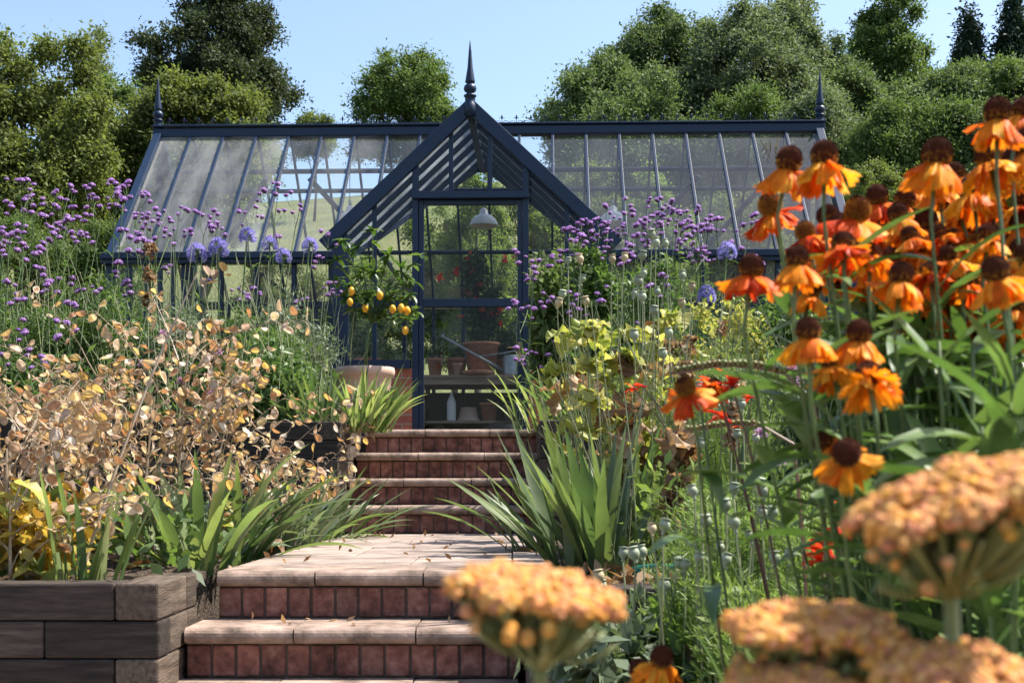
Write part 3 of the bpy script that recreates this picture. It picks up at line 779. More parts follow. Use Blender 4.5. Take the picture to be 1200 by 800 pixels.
# ------------------------------------------------------------------ trees
def make_lobes(rng, rx, ry, rz, n, k=.36, zlow=-.8, sub=False):
    """foliage clumps at the branch ends, uneven in size and reach"""
    if not sub:
        out = [(0, 0, 0, rx*.5, ry*.5, rz*.5)]
        for _ in range(n):
            v = Vector((rng.gauss(0,1), rng.gauss(0,1), rng.gauss(0,1))).normalized(); s = k*rng.uniform(.6, 1.25); q = rng.uniform(.5, .92)
            out.append((v.x*rx*q, v.y*ry*q, v.z*rz*q, rx*s, ry*s, rz*s*.85))
        return out
    out = [(rng.uniform(-.15,.15)*rx, 0, -.15*rz, rx*.5, ry*.5, rz*.5)]
    ph = [rng.uniform(0, 6.28) for _ in range(4)]
    for i in range(int(n*5)):
        while True:
            v = Vector((rng.gauss(0,1), rng.gauss(0,1), rng.gauss(0,1))).normalized()
            if v.z > zlow: break
        az = math.atan2(v.z, v.x)
        reach = 1+.08*math.sin(2*az+ph[0])+.07*math.sin(3*az+ph[1])+.06*math.sin(7*az+ph[2])
        q = (.35+.6*math.sqrt(rng.random()))*reach; s = k*rng.uniform(.38, .8)
        out.append((v.x*rx*q, v.y*ry*q, v.z*rz*q, rx*s, rx*s, rx*s*rng.uniform(.45,.7)))
    return out

def tree(name, label, cx, top, half, bottom, D, leafm, leaf, nspray, seed, nlobes=22, group=None, leaves=9, sprayr=None, trunk=True, shape=None, cat='tree', aspect=.62, k=.36, gz=None):
    """a tree whose crown spans the given picture box at distance D"""
    rng = random.Random(seed)
    gx = PX(cx, D); zt = P(cx, top, D).z; zb = P(cx, bottom, D).z; z0 = ground_z(gx, D) if gz is None else gz
    zb = max(zb, z0+.2)
    rx = half/FOC*D; rz = max((zt-zb)/2, .3); zc = (zt+zb)/2-z0
    t = thing(name, label, cat, (gx, D, z0-.05), group)
    if shape == 'cone':
        lob = []; h = zt-zb; nl = 15
        for i in range(nl):
            f = i/(nl-1); r = rx*(1-f)**.9+.03*rx; m = max(3, int(7*(1-f)+2))
            for q in range(m):
                a = 6.283*q/m+rng.random(); lob.append((math.cos(a)*r*.6, math.sin(a)*r*.6, zb-z0+h*f-.05*h*rng.random(), r*.5, r*.5, h*.035))
    else:
        lob = [(x, y, z+zc, a, b_, c) for x, y, z, a, b_, c in make_lobes(rng, rx, rx*aspect*1.2, rz, nlobes, k*1.15, sub=True)]
    leaf *= .43; nspray = int(nspray*4.5)
    sr = sprayr or leaf*2.6
    q = crown_quads(seed, lob, nspray, leaves, leaf, leaf*.5, sr, shell=.1, droop=.5 if shape == 'willow' else .2)
    link('crown', npmesh('crown', q, 4, leafm), t)
    b = MB(); h = zc
    if trunk:
        tr = max(.05, rx*.05)
        b.tube([(0,0,-.2), (rng.uniform(-.1,.1)*rx, 0, h*.35), (rng.uniform(-.12,.12)*rx, 0, h*.8), (0, 0, h+rz*.55)], [tr*1.35, tr, tr*.7, tr*.12], 9)
        for l in rng.sample(lob, min(len(lob), 12)):
            s = Vector((0, 0, max(.3, min(h*rng.uniform(.35, 1.0), l[2]-.1*rz)))); e = Vector(l[:3])
            m = s.lerp(e, .5)+Vector((rng.uniform(-.1,.1)*rx, rng.uniform(-.1,.1)*rx, rng.uniform(0, .14)*rz))
            e2 = e+(e-s).normalized()*l[3]*.55
            b.tube([s, m, e, e2], [tr*.42, tr*.28, tr*.14, tr*.03], 5)
        b.build('trunk', M['bark'], t, True)
    return t

tree('ash_tree', 'light green leafy tree at the edge of the photo beyond the purple verbena', 25, 48, 122, 340, 21, M['tree_light'], .19, 2300, 1, 26, k=.27)
tree('ash_tree', 'yellow green tree standing close behind the end of the greenhouse with the verbena', 222, 70, 98, 320, 23, M['tree_light'], .19, 2000, 2, 24, k=.27)
tree('ash_tree', 'mid green tree between the light green tree and the greenhouse end', 128, 100, 88, 340, 24, M['tree_mid'], .19, 1900, 3, 20, k=.28)
tree('copper_tree', 'tall dark tree rising behind the yellow green tree, darkest of that clump', 243, -45, 96, 260, 31, M['tree_dark'], .22, 3000, 4, 26, k=.3)
tree('ash_tree', 'thin young tree whose sparse top sticks up beside the dark tree', 112, 12, 22, 190, 25, M['tree_light'], .15, 240, 5, 14, k=.22)
tree('oak_tree', 'round crowned tree alone on the hill crest behind the porch finial', 476, 60, 72, 205, 100, M['tree_mid'], .62, 1500, 6, 22, k=.34)
tree('hawthorn_bush', 'small pale bush on the hill crest behind the roof ridge', 368, 128, 26, 190, 80, M['tree_light'], .4, 420, 7, 10, trunk=True, cat='bush')
# bare twigs at the flank of the dark tree
wood = 'trees of the wood behind the greenhouse'
for a in [
    ('woodland_tree', 'sloping tree at the open end of the wood, next to the sky gap', 712, 62, 66, 225, 50, 'tree_wood', 11),
    ('willow_tree', 'feathery grey green tree second from the sky gap in the wood', 775, 14, 72, 215, 52, 'tree_wood', 12),
    ('willow_tree', 'broad feathery grey green tree behind the middle of the roof ridge half with roof vents', 868, 6, 82, 235, 50, 'tree_willow', 13),
    ('willow_tree', 'round grey green tree with its top against the sky, behind the end finial', 922, 2, 52, 235, 54, 'tree_willow', 14),
    ('woodland_tree', 'tall dark tree reaching the top of the photo between the willow and the firs', 1036, -32, 50, 240, 62, 'tree_mid', 15),
    ('woodland_tree', 'mid green tree in front of the pair of firs', 1118, 58, 66, 250, 51, 'tree_wood', 16),
    ('woodland_tree', 'green tree at the edge of the photo above the topmost orange flowers', 1192, 66, 56, 260, 49, 'tree_mid', 17),
    ('woodland_tree', 'low dark tree in the gap below the tall dark tree', 982, 46, 56, 260, 57, 'tree_wood', 18),
    ('woodland_tree', 'shaded lower tree just over the roof beside the sky gap', 752, 98, 78, 260, 43, 'tree_wood', 19),
    ('woodland_tree', 'shaded lower tree over the roof between the willow trees and the ridge', 862, 108, 72, 270, 42, 'tree_mid', 20),
    ('woodland_tree', 'drooping lower tree beside the end finial of the greenhouse', 960, 112, 62, 280, 40, 'tree_willow', 21),
    ('woodland_tree', 'leafy tree above the two orange flowers that stand against the roof end', 1075, 100, 74, 290, 38, 'tree_mid', 22),
    ('woodland_tree', 'grey green tree behind the topmost orange flowers at the edge of the photo', 1178, 112, 70, 300, 37, 'tree_wood', 23)]:
    tree(a[0], a[1], a[2], a[3], a[4]*1.22, a[5]+40, a[6], M[a[7]], .0092*a[6]*.74, 2900, a[8], 28, wood, leaves=9, k=.3, sprayr=.42, shape='willow' if a[0] == 'willow_tree' else None)
tree('fir_tree', 'dark fir behind the wood, nearer the tall dark tree than the other fir', 1136, -6, 26, 130, 72, M['conifer'], .55, 700, 24, group='firs behind the wood', shape='cone')
tree('fir_tree', 'dark fir behind the wood cut by the corner of the photo', 1188, -26, 34, 130, 72, M['conifer'], .55, 900, 25, group='firs behind the wood', shape='cone')
hd = 'shrubs behind the greenhouse'
for i, a in enumerate([
    ('light green bush filling the gap under the wood beside the roof end', 1005, 168, 62, 400, 22, 'tree_light'),
    ('yellow green bush behind the orange flowers above the dark leaves', 1085, 215, 60, 420, 20, 'hedge'),
    ('dark bush at the edge of the photo behind the orange flowers', 1185, 240, 70, 440, 19, 'tree_mid'),
    ('tall bush straight behind the porch, seen through the gable glass', 560, 162, 48, 470, 17.5, 'hedge'),
    ('bright hedge bush seen through the upper glass of the greenhouse door', 530, 205, 62, 470, 18.5, 'hedge'),
    ('bright bush seen through the door glass beside the hanging lamp', 615, 190, 60, 470, 19, 'hedge'),
    ('bush behind the roof glass just past the porch gable', 690, 178, 58, 460, 19.5, 'tree_light'),
    ('bush behind the roof glass in line with the tallest poppy seedheads', 770, 196, 60, 460, 19, 'hedge'),
    ('bush behind the roof glass below the end finial', 858, 188, 66, 460, 20, 'tree_light'),
    ('low bush behind the lemon tree seen through the side light', 440, 285, 50, 470, 18, 'hedge'),
    ('low bush behind the roof glass near the agapanthus', 330, 290, 60, 470, 18, 'tree_light'),
    ('dark hedge bush under the light green tree behind the verbena', 20, 225, 95, 470, 14.5, 'tree_mid'),
    ('dark hedge bush between the verbena and the greenhouse end', 118, 245, 70, 470, 15, 'tree_mid')]):
    tree('garden_shrub', a[0], a[1], a[2], a[3], a[4], a[5], M[a[6]], .0062*a[5]*.9, 1500, 40+i, 18, hd, leaves=8, cat='bush', k=.3)

# ------------------------------------------------------------------ plants
def spl(p0, p1, p2, n=6):
    """quadratic curve"""
    p0, p1, p2 = Vector(p0), Vector(p1), Vector(p2); out = []
    for i in range(n+1):
        t = i/n; out.append(p0*(1-t)**2+p1*2*t*(1-t)+p2*t*t)
    return out

# verbena ---------------------------------------------------------
def verbena_head(seed):
    rng = random.Random(seed); b = MB()
    b.blob((0,0,-.006), (.019,.019,.013), 8, 5, jit=.15, rng=rng, mi=1)
    for k in range(64):
        a = rng.uniform(0, 6.283); t = rng.random()**.6*1.45
        n = Vector((math.sin(t)*math.cos(a), math.sin(t)*math.sin(a), math.cos(t)))
        c = Vector((n.x*.027, n.y*.027, n.z*.015+rng.uniform(-.002, .003)))
        s = n.orthogonal().normalized(); s.rotate(Quaternion(n, rng.uniform(0, 6.28))); u = n.cross(s); r = rng.uniform(.0045, .0068)
        pts = []
        for q in range(10):
            an = 6.283*q/10; rr = r*(1 if q % 2 == 0 else .5); pts.append(c+s*math.cos(an)*rr+u*math.sin(an)*rr+n*(rr*.25))
        b.add(pts+[c], [(i, (i+1) % 10, 10) for i in range(10)])
    return b.mesh('verbena_head', [M['verbena'], M['verbena_calyx']])
VH = [verbena_head(s) for s in range(4)]

def verbena(label, heads, D, gz, seed, group, leafn=14, extra=2):
    rng = random.Random(seed); hp = [P(px, py, D+rng.uniform(-.35, .35)) for px, py in heads]
    cx = sum(p.x for p in hp)/len(hp)*.75+.25*hp[0].x
    t = thing('verbena_plant', label, 'flower', (cx, D, gz), group); base = Vector((cx, D, gz))
    hp = sorted([p-base for p in hp], key=lambda p: p.x)
    b = MB(); lf = MB(); i = 0
    while i < len(hp):
        grp = hp[i:i+rng.choice((2, 3))]; i += len(grp)
        c = sum(grp, Vector())/len(grp); zf = min(p.z for p in grp)-rng.uniform(.1, .2)
        fork = Vector((c.x+rng.uniform(-.02,.02), c.y, max(.3, zf))); r0 = Vector((rng.uniform(-.08,.08), rng.uniform(-.08,.08), 0))
        pts = spl(r0, (fork.x*.45, fork.y*.4, fork.z*.55), fork, 6); b.tube(pts, [.0042]*3+[.0036]*4, 4)
        for p in grp:
            b.tube(spl(fork, (fork.x*.5+p.x*.5+rng.uniform(-.02,.02), (fork.y+p.y)/2, fork.z*.4+p.z*.6), p-Vector((0,0,.012)), 4), [.003,.0027,.0024,.0022,.002], 4)
        for k in range(leafn):
            q = pts[rng.randint(0, 5)]; a = rng.uniform(0, 6.28)
            lf.blade(q+Vector((0,0,rng.uniform(-.04,.04))), a, rng.uniform(.2, .9), rng.uniform(.06, .13), .014, .7, 4, .2, 'lance')
    b.build('stem', M['stem'], t); lf.build('leaves', M['shrub'], t)
    for p in hp:
        tw = MB()
        for e in range(rng.choice((3,4,4,5))):
            off = Vector((0,0,0)) if e == 0 else Vector((rng.uniform(-.06,.06), rng.uniform(-.05,.05), rng.uniform(-.09, .02)))
            q = Quaternion((1,0,0), rng.uniform(-.35,.35)) @ Quaternion((0,1,0), rng.uniform(-.35,.35))
            inst('flower_head', rng.choice(VH), t, p+off, q, rng.uniform(.5, .9))
            if e: tw.tube([p-Vector((0,0,.11)), p+off*.7-Vector((0,0,.05)), p+off-Vector((0,0,.008))], .0014, 3)
        if tw.v: tw.build('branchlet', M['stem'], t)
    return t
def z1(l, ox=0, oy=0, s=2.9625): return [(x/s+ox, y/s+oy) for x, y in l]
gl = 'purple verbena of the bed beside the honesty'; gr = 'purple verbena of the bed beside the porch'
LV = [
 ('purple verbena at the edge of the photo with its heads against the light green tree', z1([(60,625),(118,640),(92,685),(20,700),(60,780),(115,715),(-30,660)]), 8.2),
 ('dense purple verbena in front of the dark hedge bush, short of the greenhouse end', z1([(245,645),(190,670),(210,690),(260,718),(235,750),(180,745),(175,790),(300,720)]), 7.9),
 ('purple verbena with heads crowding up to the slanting end rafter', z1([(308,655),(335,690),(375,640),(410,655),(440,635),(400,685),(430,690),(380,710)]), 8.4),
 ('purple verbena whose heads stand before the first pane next to the end rafter', z1([(490,668),(520,700),(465,740),(485,770),(505,775),(550,780),(570,732),(515,740)]), 8.8),
 ('sparse purple verbena in front of the second and third roof panes from the end rafter', z1([(628,718),(690,740),(742,730),(725,770),(755,775),(750,790),(600,770)]), 9.2),
 ('thin tall purple verbena above the blue agapanthus, before the panes nearest the porch', z1([(918,663),(965,640),(1010,668),(885,717),(850,737),(990,730),(1042,712)]), 9.0),
 ('low purple verbena at the edge of the photo above the golden pods', z1([(10,50),(65,40),(40,75),(90,120),(10,130),(20,235),(-20,90)], 0, 250), 7.3),
 ('purple verbena with many heads in front of the dark gap beside the gutter end', z1([(150,125),(180,50),(235,20),(280,75),(300,70),(150,190),(150,215),(250,225),(180,235)], 0, 250), 7.5),
 ('short purple verbena deep among green stems above the honesty', z1([(230,380),(65,440),(80,370),(10,490),(255,315),(150,510),(60,300)], 0, 250), 6.9),
 ('purple verbena in front of the gutter between the end rafter and the agapanthus', z1([(320,255),(440,235),(420,175),(480,90),(520,100),(590,75),(440,60)], 0, 250), 7.8),
 ('purple verbena below the agapanthus in front of the wall glass', z1([(830,262),(880,260),(845,275),(570,190),(720,190),(640,60)], 0, 250), 8.9),
 ('purple verbena between the agapanthus and the lemon tree', z1([(1155,265),(1165,240),(1105,150),(1140,70),(1050,300),(960,75)], 0, 250), 9.2),
]
for i, (l, h, D) in enumerate(LV): verbena(l, h, D, Z2-.02, 100+i, gl, leafn=16)
RV = [
 ('purple verbena leaning out in front of the greenhouse door post', z1([(20,310),(75,340),(75,365),(78,395),(57,687),(20,668)], 600, 200, 3.2), 8.6),
 ('purple verbena low beside the door, in front of the porch side glass', z1([(10,500),(60,510),(118,460),(215,455),(160,640),(135,690),(250,520)], 600, 200, 3.2), 8.4),
 ('dense purple verbena across the lower end of the porch bargeboard', z1([(150,325),(215,215),(245,225),(262,187),(240,265),(205,300),(290,190),(180,320),(255,240)], 600, 200, 3.2), 8.8),
 ('purple verbena beside the porch eaves, below the white dome lamp', z1([(300,255),(345,195),(320,180),(330,210),(355,262),(380,228),(355,138),(320,290),(360,200)], 600, 200, 3.2), 9.0),
 ('purple verbena just past the white dome lamp with one very tall head', z1([(425,105),(420,160),(420,200),(455,245),(480,185),(430,270),(440,310),(490,262),(470,240)], 600, 200, 3.2), 8.7),
 ('purple verbena before the third roof pane from the porch', z1([(512,115),(557,103),(525,170),(560,170),(560,235),(500,180),(545,160),(570,180),(495,200)], 600, 200, 3.2), 9.0),
 ('purple verbena with heads before the diagonal brace in the roof', z1([(600,112),(620,155),(655,152),(618,187),(632,208),(625,258),(690,215),(640,200)], 600, 200, 3.2), 8.8),
 ('purple verbena beside the right agapanthus with a broad topmost cluster', z1([(745,170),(730,200),(700,138),(770,180),(690,300),(720,310),(650,290),(740,185),(705,290)], 600, 200, 3.2), 8.6),
 ('purple verbena with low heads among the poppy seedheads', z1([(580,400),(520,430),(575,540),(355,435),(470,570),(680,270),(410,330)], 600, 200, 3.2), 7.6),
 ('purple verbena behind the first orange flowers, against the gutter', z1([(30,30),(110,20),(170,100),(210,40),(90,140),(250,150),(240,10),(20,75)], 800, 250, 2.96), 8.2),
]
for i, (l, h, D) in enumerate(RV): verbena(l, h, D, Z2-.02, 130+i, gr, leafn=12)

# agapanthus ------------------------------------------------------
def umbel(seed):
    rng = random.Random(seed); b = MB()
    for k in range(80):
        a = rng.uniform(0, 6.283); t = math.acos(rng.uniform(-.35, 1)); n = Vector((math.sin(t)*math.cos(a), math.sin(t)*math.sin(a), math.cos(t)))
        L = rng.uniform(.075, .1); c = n*L*.6+Vector((0,0,-.012*t)); b.tube([(0,0,0), c], .0013, 3, 1)
        d = (n+Vector((0,0,-.15))).normalized(); s = d.orthogonal().normalized(); u = d.cross(s); tip = c+d*.028
        for q in range(6):
            an = 6.283*q/6; dr = s*math.cos(an)+u*math.sin(an); pr = d.cross(dr)
            b.add([c, c+d*.016+dr*.006+pr*.0045, tip+dr*.019, c+d*.016+dr*.006-pr*.0045], [(0,1,2,3)])
    return b.mesh('agapanthus_umbel', [M['agapanthus'], M['stem']])
UM = [umbel(1), umbel(2)]
def agapanthus(label, px, py, D, seed, group, sc=1.0):
    rng = random.Random(seed); p = P(px, py, D); gx = p.x+rng.uniform(-.08,.08)
    t = thing('agapanthus_plant', label, 'flower', (gx, D, Z2-.02), group); e = p-t.location
    b = MB(); b.tube(spl((0,0,0), (e.x*.2, 0, e.z*.6), e, 7), .0062, 6); b.build('stem', M['stem'], t)
    inst('flower_head', rng.choice(UM), t, e, Quaternion((1,0,0), rng.uniform(-.2,.2)), sc*rng.uniform(.68, .95))
    l = MB()
    for k in range(16): l.blade((rng.uniform(-.05,.05), rng.uniform(-.05,.05), 0), rng.uniform(0, 6.28), rng.uniform(.8, 1.4), rng.uniform(.3, .5), .03, 1.3, 6, .15)
    l.build('leaves', M['iris'], t); return t
ag = 'blue agapanthus in front of the greenhouse'
for i, a in enumerate([('blue agapanthus nearest the end rafter, lowest and deepest blue of its row', 231, 296), ('blue agapanthus second from the end rafter, half behind a verbena', 256, 290),
                       ('blue agapanthus with the highest large head, in front of the gutter', 290, 276), ('blue agapanthus just below and beside the highest large head', 316, 286),
                       ('blue agapanthus in the middle of the gap before the porch corner', 332, 300), ('blue agapanthus with a wide open head closest to the porch corner post', 363, 287),
                       ('blue agapanthus on the poppy side, highest of that pair', 852, 294), ('blue agapanthus on the poppy side, lower of that pair and partly hidden', 828, 345)]):
    agapanthus(a[0], a[1], a[2], 8.9 if i < 6 else 8.0, 160+i, ag)

# honesty ---------------------------------------------------------
def honesty_spray(seed, L=.36, pods=17):
    rng = random.Random(seed); b = MB(); st = MB()
    pts = spl((0,0,0), (L*.08, 0, L*.6), (rng.uniform(.08,.2)*1, rng.uniform(-.04,.04), L), 8); st.tube(pts, [.0026-.0002*i for i in range(9)], 4)
    for k in range(pods):
        t = .12+.88*k/(pods-1); i = min(7, int(t*8)); p = pts[i].lerp(pts[i+1], t*8-i); a = k*2.4+rng.uniform(-.5,.5)
        l = rng.uniform(.018, .045)*(1.3-t*.6); q = p+Vector((math.cos(a)*l, math.sin(a)*l, rng.uniform(-.004,.02))); st.tube([p, (p+q)/2+Vector((0,0,.004)), q], .0011, 3)
        ax = Vector((math.cos(a)*.6, math.sin(a)*.6, rng.uniform(-.9,.35))).normalized()
        n = ax.orthogonal(); n.rotate(Quaternion(ax, rng.uniform(0, 6.28))); n.normalize(); s = ax.cross(n)
        A = rng.uniform(.016, .024); B = A*rng.uniform(.62, .75); c = q+ax*A
        ring = []; rim = []; N_ = 12
        for j in range(N_):
            an = 6.283*j/N_; v = ax*math.cos(an)*A*(1.06 if j == 0 else 1)+s*math.sin(an)*B; w = n*.0028*math.sin(an*2+k)
            ring.append(c+v*.86+w); rim.append(c+v*1.04+w)
        b.add([c+n*.003]+ring, [(0, 1+j, 1+(j+1) % N_) for j in range(N_)])
        vs = ring+rim+[p_+n*.0016 for p_ in ring]; b.add(vs, [(j, (j+1) % N_, N_+(j+1) % N_, N_+j) for j in range(N_)]+[(2*N_+j, N_+j, N_+(j+1) % N_, 2*N_+(j+1) % N_) for j in range(N_)], 1)
    b.add(st.v, st.f, 2)
    return b.mesh('honesty_pods', [M['pod'], M['podrim'], M['drystem']])
HS = [honesty_spray(200+s, L=.3+.03*(s % 3), pods=15+s % 4*2) for s in range(7)]
def honesty(label, px, D, hmax, spread, nspray, seed, lean=(0,0), low=False, group='dried honesty along the timber-walled bed'):
    rng = random.Random(seed); t = thing('honesty_plant', label, 'seedpod plant', (PX(px, D), D, Z1-.02), group)
    b = MB(); trunkp = spl((0,0,0), (lean[0]*.3, lean[1]*.3, hmax*.45), (lean[0], lean[1], hmax*.8), 8); b.tube(trunkp, [.007,.0065,.006,.0055,.005,.0045,.004,.0035,.003], 5)
    for k in range(nspray):
        f = rng.uniform(.05 if low else .25, 1); i = min(7, int(f*8)); s = trunkp[i]; a = rng.uniform(0, 6.283); r = rng.uniform(.15, 1)*spread*(1.2-.5*f)
        e = s+Vector((math.cos(a)*r, math.sin(a)*r*.8, rng.uniform(.02, .12)+ (0 if low else .05)))
        b.tube(spl(s, (s.x*.5+e.x*.5, s.y*.5+e.y*.5, s.z+.05), e, 4), [.0035,.003,.003,.0026,.0024], 4)
        tilt = rng.uniform(.2, 1.25); q = Quaternion((0,0,1), a) @ Quaternion((0,1,0), tilt)
        inst('seed_spray', rng.choice(HS), t, e, q, rng.uniform(.8, 1.12))
    b.build('stem', M['drystem'], t)
    l = MB()
    for k in range(12): l.blade((rng.uniform(-.1,.1), rng.uniform(-.1,.1), rng.uniform(.02,.3)), rng.uniform(0, 6.28), rng.uniform(-.4,.8), rng.uniform(.06,.12), .06, 1.1, 5, .25, 'oval', wave=.12)
    l.build('leaves', M['dryleaf' if seed % 2 else 'lime'], t)
    return t
for i, a in enumerate([
    ('dried honesty at the edge of the photo, golden pods lowest by the timber', 8, 3.85, .5, .2, 11, (0,0), True),
    ('dried honesty at the edge of the photo behind the golden low one', 15, 4.6, .52, .24, 12, (-.05,0), False),
    ('dried honesty directly above the bright green iris fan by the timber corner', 95, 4.45, .66, .22, 11, (.02,0), False),
    ('tallest dried honesty with pods beside the low verbena', 125, 4.9, .92, .26, 11, (-.02,.1), False),
    ('dried honesty in the middle of the mass with rosy brown pods', 165, 4.6, .76, .25, 11, (.05,0), False),
    ('tall dried honesty with pods reaching below the agapanthus', 205, 4.8, .98, .2, 10, (.05,0), False),
    ('dried honesty with brown pods behind the dark green strap leaves', 240, 4.8, .64, .22, 8, (.08,0), False),
    ('dried honesty of open ring-like pods next to the upper timber wall', 295, 5.45, .6, .2, 7, (.09,0), False),
    ('small dried honesty arching out toward the upper steps', 325, 6.1, .46, .18, 6, (.12,0), True),
    ('dried honesty of yellow pods between the edge of the photo and the iris fan', 45, 4.1, .55, .2, 10, (0,0), True),
    ('golden dried honesty hanging lowest over the timber top at the edge of the photo', 12, 3.74, .3, .15, 12, (0,0), True)]):
    honesty(a[0], a[1], a[2], a[3], a[4], a[5], 220+i, a[6], a[7])
# the single long dry stalk across the honesty
t = thing('dry_stalk', 'long bare pale stalk slanting up across the honesty, white pods at its tip', 'dry stalk', P(92, 684, 3.9)); e = P(232, 318, 4.1)-t.location
b = MB(); b.tube(spl((0,0,0), (e.x*.42, e.y*.5, e.z*.55), e, 8), [.0065,.006,.006,.005,.005,.004,.004,.003,.0025], 6); b.build('stem', M['drystem'], t)
for px, py in ((240,312),(252,316),(263,318),(238,326),(268,324),(256,330)):
    pb = MB(); c = P(px, py, 4.1)-t.location; rng = random.Random(px)
    pb.blade(c, rng.uniform(0,6.28), rng.uniform(-.9,.9), .045, .026, .1, 5, .15, 'oval'); pb.build('seed_pod', M['dryleaf'] if px == 252 else M['podrim'], t)
M['irislight'] = mat_leaf('sunlit iris leaf', G((.075,.125,.05),(.12,.18,.07),(.2,.25,.1),(.26,.28,.12)), trans=.42, rough=.4, vein=7)  # lighter copy of the iris leaf, backlight put into the colour
# strap-leaved clumps ---------------------------------------------
def strap_clump(name, label, px, py, D, n, Lr, W, seed, mat, azr=(0,6.283), elr=(.7,1.5), droop=(.2,.9), spread=.1, dry=0, group=None, gz=None, cat='iris'):
    rng = random.Random(seed); p = P(px, py, D); t = thing(name, label, cat, (p.x, D, gz if gz is not None else p.z), group); b = MB()
    for k in range(n):
        a = rng.uniform(*azr); r = rng.random()*spread
        b.blade((math.cos(a)*r*1.3, math.sin(a)*r*.7, -.02), a+rng.uniform(-.4,.4), rng.uniform(*elr), rng.uniform(*Lr), W*rng.uniform(.7,1.15), rng.uniform(*droop), 8, .12, 'strap', rng.uniform(-.9,.9))
    b.build('leaves', mat, t, True)
    dry = max(dry, n//7)
    if dry:
        b = MB()
        for k in range(dry): b.blade((rng.uniform(-.12,.12), rng.uniform(-.12,.05), .0), rng.uniform(0,6.28), rng.uniform(-.1,.6), rng.uniform(.08,.22), W*.8, 1.0, 6, .3, 'lance', 1.2)
        b.build('dead_leaves', M['dryleaf'], t)
    return t
ir = 'iris clumps along the beds'
strap_clump('iris_clump', 'bright green upright iris fan behind the corner of the dark timber wall', 100, 674, 3.74, 18, (.24,.42), .03, 301, M['irislight'], elr=(1.1,1.55), droop=(0,.35), spread=.09, group=ir, gz=Z1-.03)
strap_clump('iris_clump', 'dark green iris with tall blades rising out of the honesty', 228, 656, 4.52, 34, (.34,.58), .04, 302, M['irislight'], elr=(.7,1.5), droop=(.1,.9), spread=.14, dry=4, group=ir, gz=Z1-.03)
strap_clump('iris_clump', 'iris with a long blade lying over the landing edge by the lower steps', 263, 650, 4.95, 26, (.32,.54), .036, 303, M['iris'], azr=(-1.2,1.3), elr=(.3,1.3), droop=(.4,1.1), spread=.12, group=ir, gz=Z1-.03)
strap_clump('iris_clump', 'grey green iris spilling towards the landing at its middle', 315, 638, 5.75, 44, (.28,.5), .028, 304, M['sage'], azr=(-1.5,1.8), elr=(.5,1.4), droop=(.3,1.0), spread=.2, group=ir, gz=Z1-.03)
strap_clump('iris_clump', 'narrow leaved iris under the upper timber wall beside the bottom of the upper steps', 358, 628, 6.6, 50, (.28,.5), .026, 305, M['iris'], azr=(-1.5,2.2), elr=(.5,1.45), droop=(.3,1.0), spread=.2, group=ir, gz=Z1-.03)
strap_clump('strap_leaf_clump', 'pale green strap leaves spilling over the upper timber corner by the terracotta pot', 418, 496, 7.3, 110, (.24,.42), .026, 306, M['variegated'], azr=(-1.8,1.8), elr=(.85,1.5), droop=(.1,.8), spread=.16, group=ir, gz=Z2-.03)
strap_clump('strap_leaf_clump', 'darker strap leaves behind the upper timber wall next to the pale ones', 372, 496, 7.45, 70, (.28,.48), .022, 307, M['iris'], elr=(.7,1.5), droop=(.1,.8), spread=.2, group=ir, gz=Z2-.03)
strap_clump('iris_clump', 'largest iris clump with broad blades fanning over the landing on the hose side', 712, 672, 4.15, 48, (.36,.6), .04, 308, M['iris'], azr=(1.2,5.2), elr=(.75,1.5), droop=(.0,.6), spread=.16, dry=14, group=ir, gz=Z1-.03)
strap_clump('iris_clump', 'iris blades standing behind the largest clump next to the round seedheads', 745, 640, 4.6, 34, (.4,.6), .036, 309, M['iris'], elr=(1.0,1.55), droop=(0,.5), spread=.16, group=ir, gz=Z1-.03)
strap_clump('iris_clump', 'iris between the largest clump and the bottom of the upper steps', 655, 640, 5.2, 24, (.35,.55), .04, 310, M['iris'], azr=(1.5,4.6), elr=(.7,1.45), droop=(.1,.8), spread=.15, group=ir, gz=Z1-.03)
strap_clump('strap_leaf_clump', 'thin strap leaves on the upper bed beside the greenhouse door', 640, 494, 7.3, 34, (.25,.46), .026, 311, M['variegated'], elr=(.9,1.5), droop=(.1,.8), spread=.16, group=ir, gz=Z2-.03)
strap_clump('strap_leaf_clump', 'strap leaves on the upper bed under the yellowing poppy leaves', 690, 494, 7.2, 34, (.25,.46), .03, 312, M['iris'], elr=(.9,1.5), droop=(.1,.8), spread=.2, group=ir, gz=Z2-.03)
strap_clump('iris_clump', 'broad pale iris blades arching low between the front yarrow heads', 1010, 800, 2.1, 13, (.25,.42), .04, 313, M['variegated'], elr=(.6,1.4), droop=(.5,1.4), spread=.1, group=ir, gz=.05)
strap_clump('iris_clump', 'blue green blades at the foot of the poppies below the hose', 815, 800, 2.9, 12, (.3,.55), .032, 314, M['iris'], elr=(1.1,1.5), droop=(.1,.6), spread=.1, group=ir, gz=.05)

